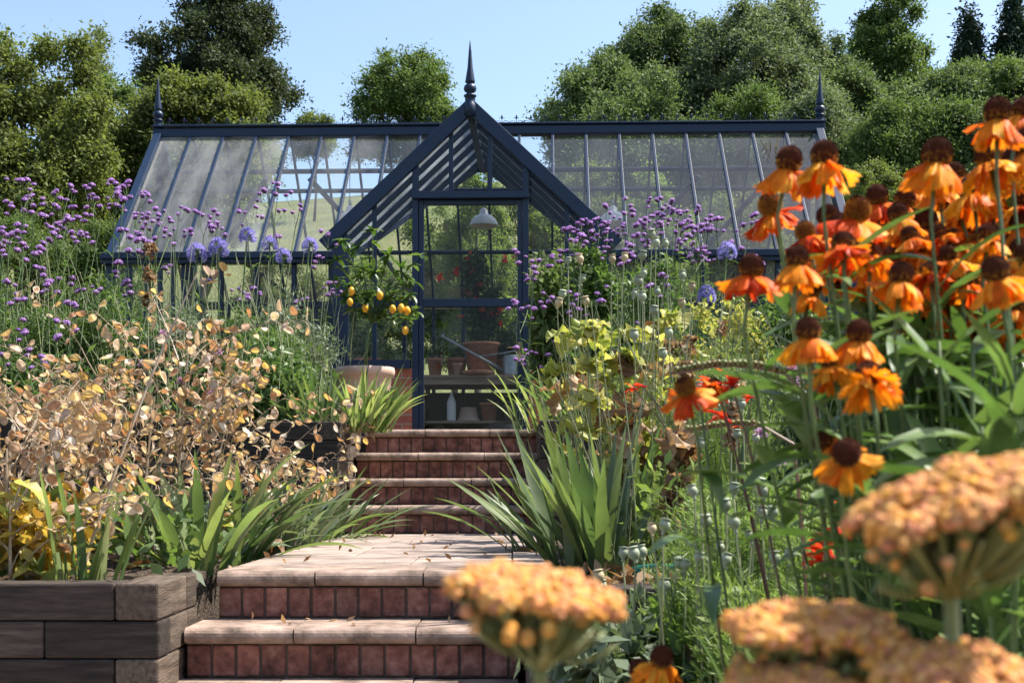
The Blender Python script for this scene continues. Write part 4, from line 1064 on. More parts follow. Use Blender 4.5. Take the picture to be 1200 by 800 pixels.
# poppies ---------------------------------------------------------
def poppy_head(dry):
    b = MB(); b.lathe([(.004,-.006),(.006,0),(.004,.003),(.011,.008),(.0165,.017),(.0175,.025),(.0145,.034),(.009,.0385),(.0165,.040),(.0165,.043),(.006,.0445),(0,.0445)], 14)
    return b.mesh('poppy_seedhead', M['poppydry' if dry else 'poppyhead'], True)
PHm = [poppy_head(0), poppy_head(1)]
def big_leaf(b, base, az, el, L, W, droop, rng, mi=0):
    """lobed, waved leaf"""
    p = Vector(base); n = 9; vs = []; fs = []
    for i in range(n+1):
        t = i/n; e = el-droop*t; d = Vector((math.cos(az)*math.cos(e), math.sin(az)*math.cos(e), math.sin(e)))
        if i: p = p+d*L/n
        w = W*max(.05, math.sin(math.pi*min(1, t*.9+.1))**.6)*(1 if i % 2 else .8)*rng.uniform(.85, 1.15)
        s = Vector((-math.sin(az), math.cos(az), 0)); u = Vector((-d.z*math.cos(az), -d.z*math.sin(az), math.cos(e)))
        vs += [p-s*w/2+u*rng.uniform(-.3,.5)*w, p+u*rng.uniform(-.1,.1)*w, p+s*w/2+u*rng.uniform(-.3,.5)*w]
    for i in range(n):
        a = i*3; fs += [(a, a+1, a+4, a+3), (a+1, a+2, a+5, a+4)]
    b.add(vs, fs, mi)
def poppy(label, heads, D, gz, seed, leafm, group, nl=7, dryp=.15, ll=.14, sc=1.0, base=None, leafz=(.2,.75)):
    rng = random.Random(seed); hp = [P(px, py, D+rng.uniform(-.12,.12)) for px, py in heads]; cx = sum(p.x for p in hp)/len(hp)
    if base is not None: cx = PX(base, D)
    t = thing('poppy_plant', label, 'poppy', (cx, D, gz), group); o = Vector((cx, D, gz)); b = MB(); l = MB(); dl = MB()
    for p in hp:
        e = p-o; r0 = Vector((rng.uniform(-.05,.05)+e.x*.5, rng.uniform(-.05,.05), 0)); tip = e-Vector((0,0,.03*sc))
        pts = spl(r0, (r0.x*.4+e.x*.6+rng.uniform(-.03,.03), e.y*.5+rng.uniform(-.03,.03), e.z*.6), tip, 7); b.tube(pts, [.0034,.0034,.003,.003,.0026,.0024,.0022,.002], 5)
        q = Quaternion((1,0,0), rng.uniform(-.3,.3)) @ Quaternion((0,1,0), rng.uniform(-.3,.3))
        inst('seed_head', PHm[rng.random() < dryp], t, tip, q, sc*rng.uniform(.82,1.15))
        for k in range(nl):
            z = rng.uniform(*leafz); q_ = pts[min(6, int(z*7))]
            big_leaf(l if rng.random() > .22 else dl, q_, rng.uniform(0,6.28), rng.uniform(-.2,.7), ll*rng.uniform(.6,1.25), ll*rng.uniform(.5,.75), rng.uniform(.8,2.0), rng)
    b.build('stem', M['palestem'], t)
    if l.v: l.build('leaves', leafm, t)
    if dl.v: dl.build('dead_leaves', M['dryleaf'], t)
    return t
def z2(l): return z1(l, 600, 200, 3.2)
pt = 'tall poppies gone to seed in the middle bed'
TP = [('poppy with a pair of seedheads closest to the porch side glass', [(210,330),(260,325),(258,398)], 6.0),
      ('low poppy with seedheads in front of the porch side glass near the door', [(187,460),(170,490),(280,485)], 6.2),
      ('poppy with two large brown tinged seedheads side by side, below the dome lamp', [(375,322),(420,317),(455,453)], 5.6),
      ('tallest poppy with a cluster of three seedheads among purple verbena', [(524,235),(540,265),(580,265)], 5.7),
      ('poppy with seedheads in a rising line left of the tallest three', [(485,313),(492,373),(470,410),(490,467)], 5.3),
      ('poppy with two seedheads below the blue agapanthus', [(640,385),(672,427),(640,490)], 5.6),
      ('short poppy with one large head in front of pale yellow leaves', [(530,515),(547,443),(590,600)], 5.0),
      ('short poppy with its head deep among the yellowing leaves', [(460,610),(570,680)], 4.9)]
for i, a in enumerate(TP): poppy(a[0], z2(a[1]), a[2], Z1-.03, 330+i, M['lime'], pt, nl=5, dryp=.4, ll=.17, sc=1.0, leafz=(.35,.8))
def z8(l): return z1(l, 400, 500, 2.667)
def z9(l): return z1(l, 800, 500, 2.667)
pl = 'low poppies with grey green round seedheads'
for i, a in enumerate([
    ('poppy with three seedheads in front of the largest iris clump', z8([(880,388),(920,390),(945,385)]), 2.75),
    ('poppy with two stacked seedheads just above the timber edge beside the yarrow', z8([(810,462),(815,490),(700,640)]), 2.75),
    ('poppy with a pair of seedheads against the dead brown leaves', z8([(972,305),(1005,300)]), 2.5),
    ('poppy with seedheads in front of the green hose', z8([(1047,455),(1060,420),(1010,490)]), 2.7),
    ('poppy with three seedheads at the edge of the feathery foliage', z9([(37,190),(75,287),(5,420),(50,40)]), 2.5),
    ('poppy with four seedheads rising from the feathery foliage', z9([(158,185),(137,237),(165,293),(215,332)]), 2.5),
    ('poppy with a group of seedheads in the middle of the feathery foliage', z9([(255,195),(245,262),(282,257),(235,168)]), 2.55),
    ('poppy with pinkish dry seedheads above the lowest yarrow', z9([(120,365),(130,405),(45,395)]), 2.5),
    ('poppy with seedheads low in the feathery foliage beside the red flowers', z9([(335,395),(290,405),(255,490)]), 2.5),
    ('poppy with a seedhead behind the single scarlet daisy', z9([(170,20),(232,30)])+[(820,452),(870,472)], 3.6)]):
    poppy(a[0], a[1], a[2], .05, 345+i, M['sage'] if i % 2 else M['shrub'], pl, nl=4, dryp=.12, ll=.13, sc=.64, leafz=(.05,.55))
# yellowing and dead poppy leaves around the middle
def leafy_stalk(name, label, px, py0, py1, D, n, L, W, seed, mats, gz, group=None, cat='plant', el=(-.3,.7), droop=(.6,2.0)):
    rng = random.Random(seed); p = P(px, py0, D); t = thing(name, label, cat, (p.x, D, gz), group); h = p.z-gz; h1 = P(px, py1, D).z-gz
    b = MB(); pts = spl((0,0,0), (rng.uniform(-.05,.05), 0, h*.5), (0,0,h), 8); b.tube(pts, [.006-.0005*i for i in range(9)], 6); b.build('stem', M['palestem'], t)
    ls = [MB() for _ in mats]
    for k in range(n):
        z = rng.uniform(max(.02, h1), h); i = min(7, int(z/h*8)); big_leaf(rng.choice(ls), pts[i]+Vector((0,0,rng.uniform(-.03,.03))), rng.uniform(0,6.28), rng.uniform(*el), L*rng.uniform(.6,1.3), W*rng.uniform(.6,1.3), rng.uniform(*droop), rng)
    for m, l in zip(mats, ls):
        if l.v: l.build('dead_leaves' if m == 'dryleaf' else 'leaves', M[m], t)
    return t
leafy_stalk('poppy_stalk', 'poppy stalk hung with large pale yellow leaves below the purple verbena', 685, 352, 480, 5.0, 30, .1, .07, 360, ['lime','lime','lime'], Z1, 'yellowing stalks')
leafy_stalk('poppy_stalk', 'poppy stalk with broad yellow green leaves in the centre of the middle bed', 725, 385, 500, 4.9, 28, .1, .07, 361, ['lime','lime','dryleaf'], Z1, 'yellowing stalks')
leafy_stalk('poppy_stalk', 'poppy stalk with bright yellow leaves under the tallest seedheads', 785, 335, 470, 5.5, 30, .09, .06, 362, ['lime','lime','dryleaf'], Z1, 'yellowing stalks')
leafy_stalk('poppy_stalk', 'stalk of shrivelled brown leaves beside the largest iris clump', 788, 470, 655, 4.0, 34, .12, .09, 363, ['dryleaf','dryleaf'], Z1, 'yellowing stalks', el=(-1,.2))
leafy_stalk('poppy_stalk', 'stalk of crumpled pale and brown leaves behind the largest iris clump', 740, 455, 560, 4.6, 24, .13, .11, 364, ['dryleaf','lime'], Z1, 'yellowing stalks', el=(-.8,.4))
leafy_stalk('mullein_spike', 'thin brown seed spike standing above the honesty', 248, 345, 480, 5.6, 60, .045, .035, 365, ['dryleaf'], Z1, 'seed spikes')
leafy_stalk('mullein_spike', 'brown seed spike in front of the gutter between two agapanthus', 178, 262, 330, 7.4, 60, .05, .04, 366, ['dryleaf'], Z2, 'seed spikes')
for i, (px, a, c, D) in enumerate([(812,365,520,4.6),(846,345,500,5.0),(806,400,520,4.2),(865,420,520,4.0)]):
    leafy_stalk('dock_spike', ['tall reddish brown seed spike behind the single scarlet daisy', 'reddish brown seed spike under the lower agapanthus', 'shorter brown seed spike between poppy stems', 'brown seed spike just behind the first orange daisies'][i], px, a, c, D, 70, .03, .026, 370+i, ['dryleaf'], Z1, 'seed spikes')

# leafy shrubs and feathery foliage --------------------------------
def shrub(name, label, px, top, half, bottom, D, mat, L, n, seed, gz, W=.45, group=None, cat='shrub', leaves=6, depth=.35, stems=10, nl=14, k=.34):
    rng = random.Random(seed); gx = PX(px, D); zt = P(px, top, D).z-gz; zb = max(.02, P(px, bottom, D).z-gz); rx = half/FOC*D
    t = thing(name, label, cat, (gx, D, gz), group); lob = [(x, y, z+(zt+zb)/2, a, b_, c) for x, y, z, a, b_, c in make_lobes(rng, rx, depth, (zt-zb)/2, nl, k, -1)]
    q = crown_quads(seed, lob, n, leaves, L, L*W, L*1.3, shell=.2); link('leaves', npmesh('leaves', q, 4, mat), t); b = MB()
    for i in range(stems):
        l = rng.choice(lob); b.tube(spl((rng.uniform(-.3,.3)*rx, rng.uniform(-.1,.1), 0), (l[0]*.5, l[1]*.5, l[2]*.5), l[:3], 5), [.006,.005,.005,.004,.003,.002], 4)
    b.build('stem', M['stem'], t); return t
M['lightgreen'] = mat_leaf('light green leaf', G((.1,.16,.035),(.16,.23,.055),(.25,.31,.1),(.13,.2,.05)), trans=.45)
gs = 'green shrubs of the beds'
for i, a in enumerate([
    ('fine leaved green shrub below the agapanthus, in front of the wall glass', 285, 365, 62, 520, 8.0, 'shrub', .05, 900, Z2, .28),
    ('narrow leaved bush between the agapanthus and the lemon tree, against the wall glass', 345, 345, 46, 510, 8.6, 'sage', .05, 620, Z2, .26),
    ('dark green bush behind the upper timber wall, next to the strap leaves', 325, 425, 50, 520, 7.7, 'shrub', .06, 600, Z2, .4),
    ('green bush in the thick of the verbena stems near the edge of the photo', 35, 330, 75, 520, 8.0, 'shrub', .055, 1000, Z2, .25),
    ('green bush under the verbena in front of the gutter end', 140, 335, 60, 520, 8.2, 'shrub', .055, 800, Z2, .25),
    ('green bush behind the tall honesty with pods below the agapanthus', 210, 360, 50, 520, 8.1, 'sage', .05, 600, Z2, .25),
    ('dark leaved rose bush beside the porch side glass', 655, 290, 36, 470, 9.4, 'tree_mid', .06, 520, Z2, .6),
    ('rose bush with glossy leaves behind the pair of poppies by the porch', 700, 272, 40, 490, 9.2, 'shrub', .06, 640, Z2, .6),
    ('green bush under the verbena past the dome lamp', 770, 310, 56, 520, 8.4, 'shrub', .055, 800, Z2, .35),
    ('pale green bush behind the tall seed spikes', 850, 340, 56, 520, 7.4, 'lime', .04, 700, Z2, .4),
    ('green bush behind the first orange daisies', 930, 330, 60, 520, 7.6, 'shrub', .055, 800, Z2, .4),
    ('mixed green bush in the middle bed beside the brown stalk', 830, 420, 60, 600, 5.4, 'lightgreen', .035, 1000, Z1, .4),
    ('yellow green bush in the middle bed below the pale yellow leaves', 760, 420, 50, 600, 5.6, 'lime', .035, 520, Z1, .45),
    ('small leaved bush in the middle bed behind the pink scabious', 910, 430, 64, 620, 5.0, 'sage', .032, 1100, Z1, .4),
    ('dark green bush in the middle bed behind the orange daisies', 1010, 400, 80, 640, 4.6, 'tree_mid', .05, 900, Z1, .4),
    ('dark green bush in the middle bed at the edge of the photo', 1130, 330, 90, 640, 4.4, 'tree_mid', .05, 1100, Z1, .4),
    ('leafy bush behind the orange daisies against the dark trees', 1060, 330, 75, 500, 6.6, 'shrub', .06, 700, Z1, .35),
    ('grey green low plant at the foot of the timber wall behind the front yarrow', 690, 712, 55, 800, 2.7, 'sage', .05, 240, .04, .55),
    ('green low plant under the poppies by the timber wall', 770, 735, 70, 830, 2.75, 'lightgreen', .045, 360, .04, .55),
    ('green low plant behind the low yarrow heads', 900, 690, 80, 830, 2.5, 'lightgreen', .04, 620, .04, .4),
    ('green low plant behind the big yarrow head', 1060, 640, 90, 830, 2.2, 'tree_mid', .045, 700, .04, .4),
    ('dark leafy plant under the orange daisies at the edge of the photo', 1170, 470, 70, 760, 1.9, 'tree_mid', .05, 700, .04, .35),
    ('low plant of yellow and golden leaves at the foot of the honesty', 35, 585, 62, 690, 3.95, 'golden', .06, 170, Z1, .6),
]): shrub('leafy_shrub', a[0], a[1], a[2], a[3], a[4], a[5], M[a[6]], a[7], a[8], 400+i, a[9], a[10], gs)

def feathery(label, px, top, half, bottom, D, n, seed, gz, mat='fern'):
    rng = np.random.default_rng(seed); r = random.Random(seed); gx = PX(px, D); t = thing('feathery_plant', label, 'plant', (gx, D, gz), 'feathery green plants')
    b = MB(); segs = []; zt = P(px, top, D).z-gz; zb = max(.05, P(px, bottom, D).z-gz); rx = half/FOC*D
    for k in range(n):
        e = Vector((r.uniform(-1,1)*rx, r.uniform(-.3,.3), r.uniform(zb+.1*(zt-zb), zt))); pts = spl((e.x*.4, e.y*.4, 0), (e.x*.7, e.y*.7, e.z*.6), e, 6); b.tube(pts, .0016, 3)
        for q in range(26):
            f = r.uniform(.3, 1); i = min(5, int(f*6)); p = pts[i].lerp(pts[i+1], f*6-i); a = r.uniform(0,6.28); d = Vector((math.cos(a), math.sin(a), r.uniform(.2,1.1))).normalized()
            m = p+d*r.uniform(.02,.045); segs.append((p, m))
            for w in range(3):
                d2 = (d+Vector((r.uniform(-.8,.8), r.uniform(-.8,.8), r.uniform(-.5,.5)))).normalized(); segs.append((m, m+d2*r.uniform(.012,.03)))
    A = np.array([tuple(s[0]) for s in segs]); B = np.array([tuple(s[1]) for s in segs]); D_ = B-A; L = np.linalg.norm(D_, axis=1, keepdims=True)
    Nn = unit(rng.normal(size=A.shape)); q = np.stack([A, A+D_*.5+unit(np.cross(D_, Nn))*.0011, B, A+D_*.5-unit(np.cross(D_, Nn))*.0011], axis=1)
    link('foliage', npmesh('foliage', q, 4, M[mat]), t); b.build('stem', M['stem'], t); return t
for i, a in enumerate([('feathery bright green foliage around the four poppy seedheads', 850, 565, 60, 720, 2.9, 230), ('feathery bright green foliage beside the red flowers', 920, 555, 55, 730, 2.8, 230),
                       ('feathery green foliage behind the drooping orange daisy', 960, 600, 50, 760, 2.5, 170), ('feathery green foliage in front of the timber wall past the hose', 820, 640, 50, 780, 2.8, 150), ('feathery foliage low between the yarrow heads', 900, 680, 70, 800, 2.3, 170),
                       ('feathery foliage seen between the orange daisies near the edge of the photo', 1085, 280, 30, 420, 3.4, 60),
                       ('feathery foliage around the brown seed spikes in the middle bed', 850, 400, 60, 560, 4.6, 120), ('feathery foliage under the yellow leaves next to the brown stalk', 770, 430, 45, 580, 4.9, 90)]):
    feathery(a[0], a[1], a[2], a[3], a[4], a[5], a[6], 440+i, .04 if i < 5 else Z1, 'fern')

# undergrowth: nobody could count it
def undergrowth(name, x0, x1, y0, y1, z, n, h, seed, mat, L=.07, W=.03):
    rng = np.random.default_rng(seed); C = np.stack([rng.uniform(x0,x1,n), rng.uniform(y0,y1,n), z+rng.random(n)**1.6*h], 1)
    D = unit(rng.normal(size=(n,3))+np.array([0,0,.7])); Nn = unit(rng.normal(size=(n,3))+np.array([0,0,.8])); q = leafquads(rng, C, D, Nn, L, W)
    kind(link(name, npmesh(name, q, 4, mat)), 'stuff')
undergrowth('undergrowth', -4.5, -1.0, 3.75, 7.0, Z1, 3200, .22, 1, M['shrub'], .07, .03)
undergrowth('undergrowth', -5.5, -1.1, 7.2, 11, Z2, 9000, .42, 2, M['shrub'], .08, .022)
undergrowth('undergrowth', .35, 4.5, 3.6, 6.8, Z1, 7000, .36, 3, M['lightgreen'], .055, .02)
undergrowth('undergrowth', .3, 5, 7.1, 11, Z2, 9000, .45, 4, M['shrub'], .07, .026)
undergrowth('undergrowth', .16, 2.6, .9, 3.3, .03, 5200, .3, 5, M['lightgreen'], .045, .018)
undergrowth('leaf_litter', .15, .9, 3.5, 4.7, Z1-.02, 260, .03, 6, M['dryleaf'], .06, .025)
undergrowth('leaf_litter', -.93, .1, 4.05, 7.0, Z1+.001, 46, .004, 7, M['dryleaf'], .035, .016)
undergrowth('leaf_litter', -.9, 0, 3.78, 3.98, Z1-.148, 12, .003, 8, M['dryleaf'], .03, .014)
def stems_stuff(x0, x1, y0, y1, z, n, h, seed):
    rng = random.Random(seed); b = MB()
    for k in range(n):
        x, y = rng.uniform(x0,x1), rng.uniform(y0,y1); hh = h*rng.uniform(.5,1); lx, ly = rng.gauss(0,.14), rng.gauss(0,.1)
        b.tube(spl((x,y,z), (x+lx*.3,y+ly*.3,z+hh*.6), (x+lx,y+ly,z+hh), 4), [.003,.003,.0026,.0022,.0016], 3)
    kind(b.build('thin_stalks', M['palestem']), 'stuff')
stems_stuff(-4.5, -1.2, 7.3, 9.8, Z2, 420, 1.15, 1); stems_stuff(.3, 3.2, 4.0, 6.8, Z1, 900, .95, 2); stems_stuff(.4, 3.4, 7.1, 9.5, Z2, 300, .95, 3)

# lemon tree -------------------------------------------------------
LD = 9.3; lp = P(428, 431, LD); t = thing('terracotta_pot', 'pale terracotta pot holding the lemon tree beside the greenhouse door', 'pot', (lp.x, LD, Z2)); hp_ = lp.z-Z2; r_ = 34/FOC*LD
b = MB(); b.lathe([(0,0),(r_*.66,0),(r_*.86,hp_*.7),(r_*.93,hp_-.07),(r_,hp_-.065),(r_*1.03,hp_-.03),(r_,hp_),(r_*.9,hp_),(r_*.88,hp_-.05),(0,hp_-.055)], 30); o = b.build('pot_body', M['paleclay'], t, True)
b = MB(); b.lathe([(0,0),(r_*.87,0)], 20, Matrix.Translation((0,0,hp_-.045))); b.build('soil', M['soil'], t)
t = thing('lemon_tree', 'small lemon tree with ripe lemons and open crown growing from the terracotta pot', 'tree', (lp.x, LD, lp.z-.05))
rng = random.Random(12); O = t.location; top = P(436, 372, LD)-O; b = MB(); lf = MB()
b.tube([(0,0,0), (top.x*.4-.01,0,top.z*.5), tuple(top)], [.014,.012,.01], 8)
for px, py in [(402,282),(395,305),(420,290),(437,270),(455,300),(470,315),(485,330),(492,300),(480,345),(410,335),(405,350),(440,320),(460,345),(430,345),(475,375),(450,372),(395,330),(425,318),(487,365),(415,365)]:
    e = P(px, py, LD+rng.uniform(-.22,.22))-O; pts = spl(top-Vector((0,0,rng.uniform(0,.05))), (top.x*.5+e.x*.5, e.y*.5, (top.z+e.z)/2+.04), e, 6); b.tube(pts, [.007,.006,.005,.0045,.004,.003,.0022], 5)
    for k in range(15):
        i = rng.choice((3,4,5,6,6,6)); lf.blade(pts[i], rng.uniform(0,6.28), rng.uniform(-.7,.9), rng.uniform(.06,.11), .036, .5, 4, .2, 'oval')
b.build('trunk', M['stem'], t, True); lf.build('crown', M['citrus'], t)
lem = MB(); lem.lathe([(0,-.044),(.006,-.042),(.014,-.036),(.026,-.022),(.031,0),(.027,.02),(.014,.035),(.006,.039),(0,.04)], 14); lm = lem.mesh('lemon', M['lemon'], True)
for px, py in [(412,341),(410,354),(445,346),(428,361),(460,362),(470,361),(477,364),(475,387)]: inst('lemon', lm, t, P(px, py, LD-.2+rng.uniform(-.06,.06))-O, Quaternion((1,0,0), rng.uniform(-.4,.4)), rng.uniform(.66,.86))

# hose
t = MB(); t.tube(spl(P(742,669,3.9), P(770,660,3.8), P(830,672,3.62), 8)+spl(P(832,674,3.6), P(850,690,3.6), P(858,690,3.9), 4), .014, 10)
tag(t.build('garden_hose', M['hose'], None, True), 'green hose lying along the timber edge behind the poppy seedheads', 'hose')

# small pink scabious and red crocosmia
def scabious(label, px, py, D, seed, gz, r=.024):
    rng = random.Random(seed); p = P(px, py, D); t = thing('scabious_plant', label, 'flower', (p.x+rng.uniform(-.06,.06), D, gz), 'pink scabious'); e = p-t.location
    b = MB(); b.tube(spl((0,0,0),(e.x*.2,0,e.z*.6),e,6), .0018, 4); b.build('stem', M['stem'], t); b = MB()
    for k in range(34): b.blade(e, rng.uniform(0,6.28), rng.uniform(-.3,1.5), r*rng.uniform(.7,1.1), r*.4, .6, 3, .2, 'oval')
    b.build('flower_head', M['pink'], t); l = MB()
    for k in range(8): l.blade((0,0,rng.uniform(0,.1)), rng.uniform(0,6.28), rng.uniform(.3,1.2), .12, .014, .8, 4, .2, 'lance')
    l.build('leaves', M['shrub'], t)
for i, a in enumerate([('pink scabious flower among the rosy honesty pods, nearest the agapanthus', 190,392,5.0), ('pink scabious flower in the middle of the honesty', 166,427,4.9), ('pink scabious flower at the side of the honesty facing the porch', 257,413,5.2),
                       ('pink scabious flower low in the honesty beside the yellow pods', 212,448,4.8), ('lilac scabious flower in the honesty above the dark iris', 249,463,4.7), ('pink scabious beside the beaded seed stem', 930,433,3.6), ('pink scabious under the beaded seed stem', 892,508,3.4),
                       ('lilac scabious above the feathery foliage', 912,541,3.0), ('pale pink scabious just past the beaded seed stem', 940,445,3.9)]): scabious(a[0], a[1], a[2], a[3], 460+i, Z1 if a[3] > 3.5 else .05)

def crocosmia(label, base, beads, reds, D, seed, gz):
    rng = random.Random(seed); t = thing('crocosmia_plant', label, 'flower', (PX(base, D), D, gz), 'red crocosmia'); O = t.location; b = MB()
    if beads:
        pts = [P(px, py, D+.02*i)-O for i, (px, py) in enumerate(beads)]; first = pts[0]
        st = spl((0,0,0), (first.x*.4, 0, first.z*.75), first, 8)+pts[1:]; b.tube(st, [.0032]*8+[.0024]*(len(st)-8), 5); pb = MB()
        for i in range(len(pts)-1):
            if i < 1: continue
            n = max(2, int((pts[i+1]-pts[i]).length/.0075))
            for k in range(n):
                c = pts[i].lerp(pts[i+1], k/n)
                for s in (-1, 1): pb.blob(c+Vector((rng.uniform(-.001,.001), s*.004, .004+rng.uniform(-.001,.002))), rng.uniform(.0038,.005), 7, 5)
        pb.build('seed_pods', M['crocpod'], t, True)
    for j, (px, py) in enumerate(reds):
        e = P(px, py, D+rng.uniform(-.05,.05))-O; b.tube(spl((0,0,0),(e.x*.5,0,e.z*.7),e,6), .0022, 4); f = MB(); a0 = rng.uniform(2.2,4)
        for k in range(6): f.blade(e, a0+rng.uniform(-1.1,1.1), rng.uniform(-.5,1.1), .034, .013, .5, 4, .25, 'lance')
        f.tube([e, e-Vector((math.cos(a0)*.02, math.sin(a0)*.02, .004))], [.004,.002], 5); f.build('flower', M['red'], t)
    l = MB()
    for k in range(12): l.blade((rng.uniform(-.04,.04), rng.uniform(-.04,.04), 0), rng.uniform(0,6.28), rng.uniform(1.25,1.52), rng.uniform(.4,.65), .018, .3, 7, .2)
    l.build('leaves', M['iris'], t); b.build('stem', M['drystem_dark'], t)
crocosmia('crocosmia with a long arching stem of green beads above the scarlet daisy', 985, [(955,470),(920,438),(890,431),(860,428),(830,430),(806,435),(786,437)], [(858,452)], 1.75, 480, .05)
crocosmia('crocosmia with a lower shorter stem of green beads', 960, [(930,520),(895,500),(870,497),(845,499),(820,503),(800,505)], [(850,491),(840,452)], 2.0, 481, .05)
crocosmia('crocosmia with a cluster of red flowers in the feathery foliage', 1000, [], [(972,640),(966,650),(985,628),(990,600),(998,595),(962,658),(975,652)], 1.9, 482, .05)
crocosmia('crocosmia with a few small red flowers behind the big yarrow head', 1065, [], [(1045,690),(1062,697),(1052,694)], 2.0, 483, .05)
crocosmia('crocosmia with red flowers behind the scarlet daisy', 870, [], [(880,465),(850,470),(865,500),(742,455),(752,452)], 4.2, 484, Z1)

# heleniums --------------------------------------------------------
def hel_petals(seed, droop0, mats):
    rng = random.Random(seed); b = MB(); n = rng.choice((16,17,18))
    for k in range(n):
        a = 6.283*k/n+rng.uniform(-.12,.12); L = rng.uniform(.020,.028); dr = droop0+rng.uniform(-.38,.3)+(-.55 if rng.random() < .1 else 0); w0, w1 = .0045, rng.uniform(.0105,.0145); mi = int(rng.random() < .3); ph = rng.uniform(0,6.28)
        rad = Vector((math.cos(a), math.sin(a), 0)); sd = Vector((-math.sin(a), math.cos(a), 0)); p = rad*.006; vs = []; N_ = 6; curl = rng.uniform(-.2,.7); tw = rng.uniform(-1.0,1.0)
        for i in range(N_+1):
            t = i/N_; e = -dr*(.45+.75*t**.7)+curl*.35*t*t; d = rad*math.cos(e)+Vector((0,0,math.sin(e)))
            if i: p = p+d*L/N_
            w = w0+(w1-w0)*t**.75; up = (sd.cross(d))*-1; s2 = sd*math.cos(tw*t)+up*math.sin(tw*t)
            for j in range(-3, 4):
                f = j/3; ex = 0
                if i == N_: ex = (-.0035, .001, -.0025, .0015, -.0025, .001, -.0035)[j+3]
                vs.append(p+s2*w*.5*f+d*ex+up*(.0011*math.cos(f*9)+.0012*math.sin(t*5+ph+f*2))*(.4+t))
        fs = [(i*7+j, i*7+j+1, (i+1)*7+j+1, (i+1)*7+j) for i in range(N_) for j in range(6)]; b.add(vs, fs, mi)
    return b.mesh('helenium_petals', mats, True)
def hel_cone(seed, gold):
    rng = random.Random(seed); b = MB(); b.blob((0,0,.0075), (.0096,.0096,.0102), 14, 10)
    for k in range(330):
        z = 1-2*(k+.5)/330*.88; a = k*2.39996; r = math.sqrt(max(0,1-z*z)); n = Vector((r*math.cos(a), r*math.sin(a), z)); c = Vector((n.x*.0096, n.y*.0096, n.z*.0102+.0075))
        mi = 1 if (gold and (z < .62 or rng.random() < .3)) or (not gold and z < -.05 and rng.random() < .5) else 0; l = rng.uniform(.0012,.0022); s = n.orthogonal().normalized()*.0008; u = n.cross(s)
        b.add([c-s-u*.5, c+s-u*.5, c+u, c+n*l], [(0,1,3),(1,2,3),(2,0,3)], mi)
    return b.mesh('helenium_cone', [M['cone_dark'], M['cone_gold']])
HP = {'o': [hel_petals(s, 1.2, [M['hel_orange'], M['hel_gold']]) for s in range(4)], 'g': [hel_petals(10+s, 1.08, [M['hel_gold'], M['hel_orange']]) for s in range(3)],
      'r': [hel_petals(20+s, .95, [M['hel_red'], M['hel_orange']]) for s in range(3)]}
HC = [hel_cone(1, False), hel_cone(2, True)]
def helenium(label, base, D, flowers, seed, nleaf=9, gz=.04):
    """flowers: (cone x, cone y, cone width in the photo, colour, golden?, tilt towards (dx, towards viewer))"""
    rng = random.Random(seed); t = thing('helenium_plant', label, 'flower', (PX(base, D), D, gz), 'orange heleniums'); O = t.location; b = MB(); l = MB()
    for fl in flowers:
        px, py, dia, c = fl[:4]; gold = fl[4] if len(fl) > 4 else 0; tx, ty = fl[5] if len(fl) > 5 else (rng.uniform(-.35,.3), rng.uniform(-.45,.25))
        far = 1.24 if py < 275 and dia > 21 else 1.0; Df = far*min(1.75, max(.84, .0212*FOC/dia)); p = P(px, py, Df)-O; q = Vector((tx, -ty, 1)).normalized().to_track_quat('Z', 'Y')
        c0 = p-(q @ Vector((0,0,.0055*far))); o = inst('flower', rng.choice(HP[c]), t, c0, q @ Quaternion((0,0,1), rng.uniform(0,6.28)), far*rng.uniform(.88,1.05)); inst('cone', HC[gold], o, (0,0,0), None, 1.08)
        nk = c0-(q @ Vector((0,0,.05))); fork = Vector((nk.x*.72, nk.y*.6, nk.z*.66)); pts = spl((rng.uniform(-.05,.05),rng.uniform(-.05,.05),0), (fork.x*.45, fork.y*.5, fork.z*.6), fork, 6)+spl(fork, (nk.x*.85+fork.x*.15, nk.y*.8+fork.y*.2, nk.z*.8+fork.z*.2), nk, 5)[1:]+[c0]
        n = len(pts); b.tube(pts, [.0024-.001*i/n for i in range(n-1)]+[.0028], 6)
        for k in range(nleaf):
            i = rng.randint(3, n-4); l.blade(pts[i].lerp(pts[i+1], rng.random()), rng.uniform(0,6.28), rng.uniform(-.1,1.0), rng.uniform(.06,.12), rng.uniform(.014,.022), rng.uniform(.2,.9), 6, .18, 'lance', rng.uniform(-.5,.5))
    b.build('stem', M['stem'], t, True); l.build('leaves', M['hel_leaf'], t, True); return t
M['hel_leaf'] = mat_leaf('helenium leaf', G((.06,.115,.032),(.1,.175,.045),(.15,.22,.075)), trans=.3, rough=.4, vein=40)
helenium('helenium with two high dark-coned orange flowers against the roof end and a red one below', 1150, 1.35, [(924,191,29,'o'),(966,185,31,'g'),(903,243,27,'r',1,(-.3,.3)),(971,256,24,'r'),(944,273,25,'r',1)], 500)
helenium('helenium with a lone low flower in front of the agapanthus', 1130, 1.4, [(934,304,28,'o'),(880,316,27,'r',0,(.1,.1)),(988,288,25,'r',0,(.1,-.5)),(950,340,22,'g')], 501)
helenium('helenium with a golden-coned flower in the middle of the orange mass', 1190, 1.4, [(1004,250,30,'r',1,(.2,.2)),(1028,232,25,'r'),(1060,235,24,'o'),(1053,252,26,'o',0,(-.2,-.2)),(1020,300,24,'o',0,(.2,-.6)),(1075,290,22,'o')], 502)
helenium('helenium whose big dark-coned flower stands highest against the dark trees before the corner group', 1240, 1.3, [(1098,184,33,'o',0,(.1,0)),(1140,223,27,'o',0,(0,-.3)),(1085,262,25,'g'),(1131,254,24,'g'),(1112,300,23,'o'),(1065,345,22,'g',0,(.3,-.3))], 503)
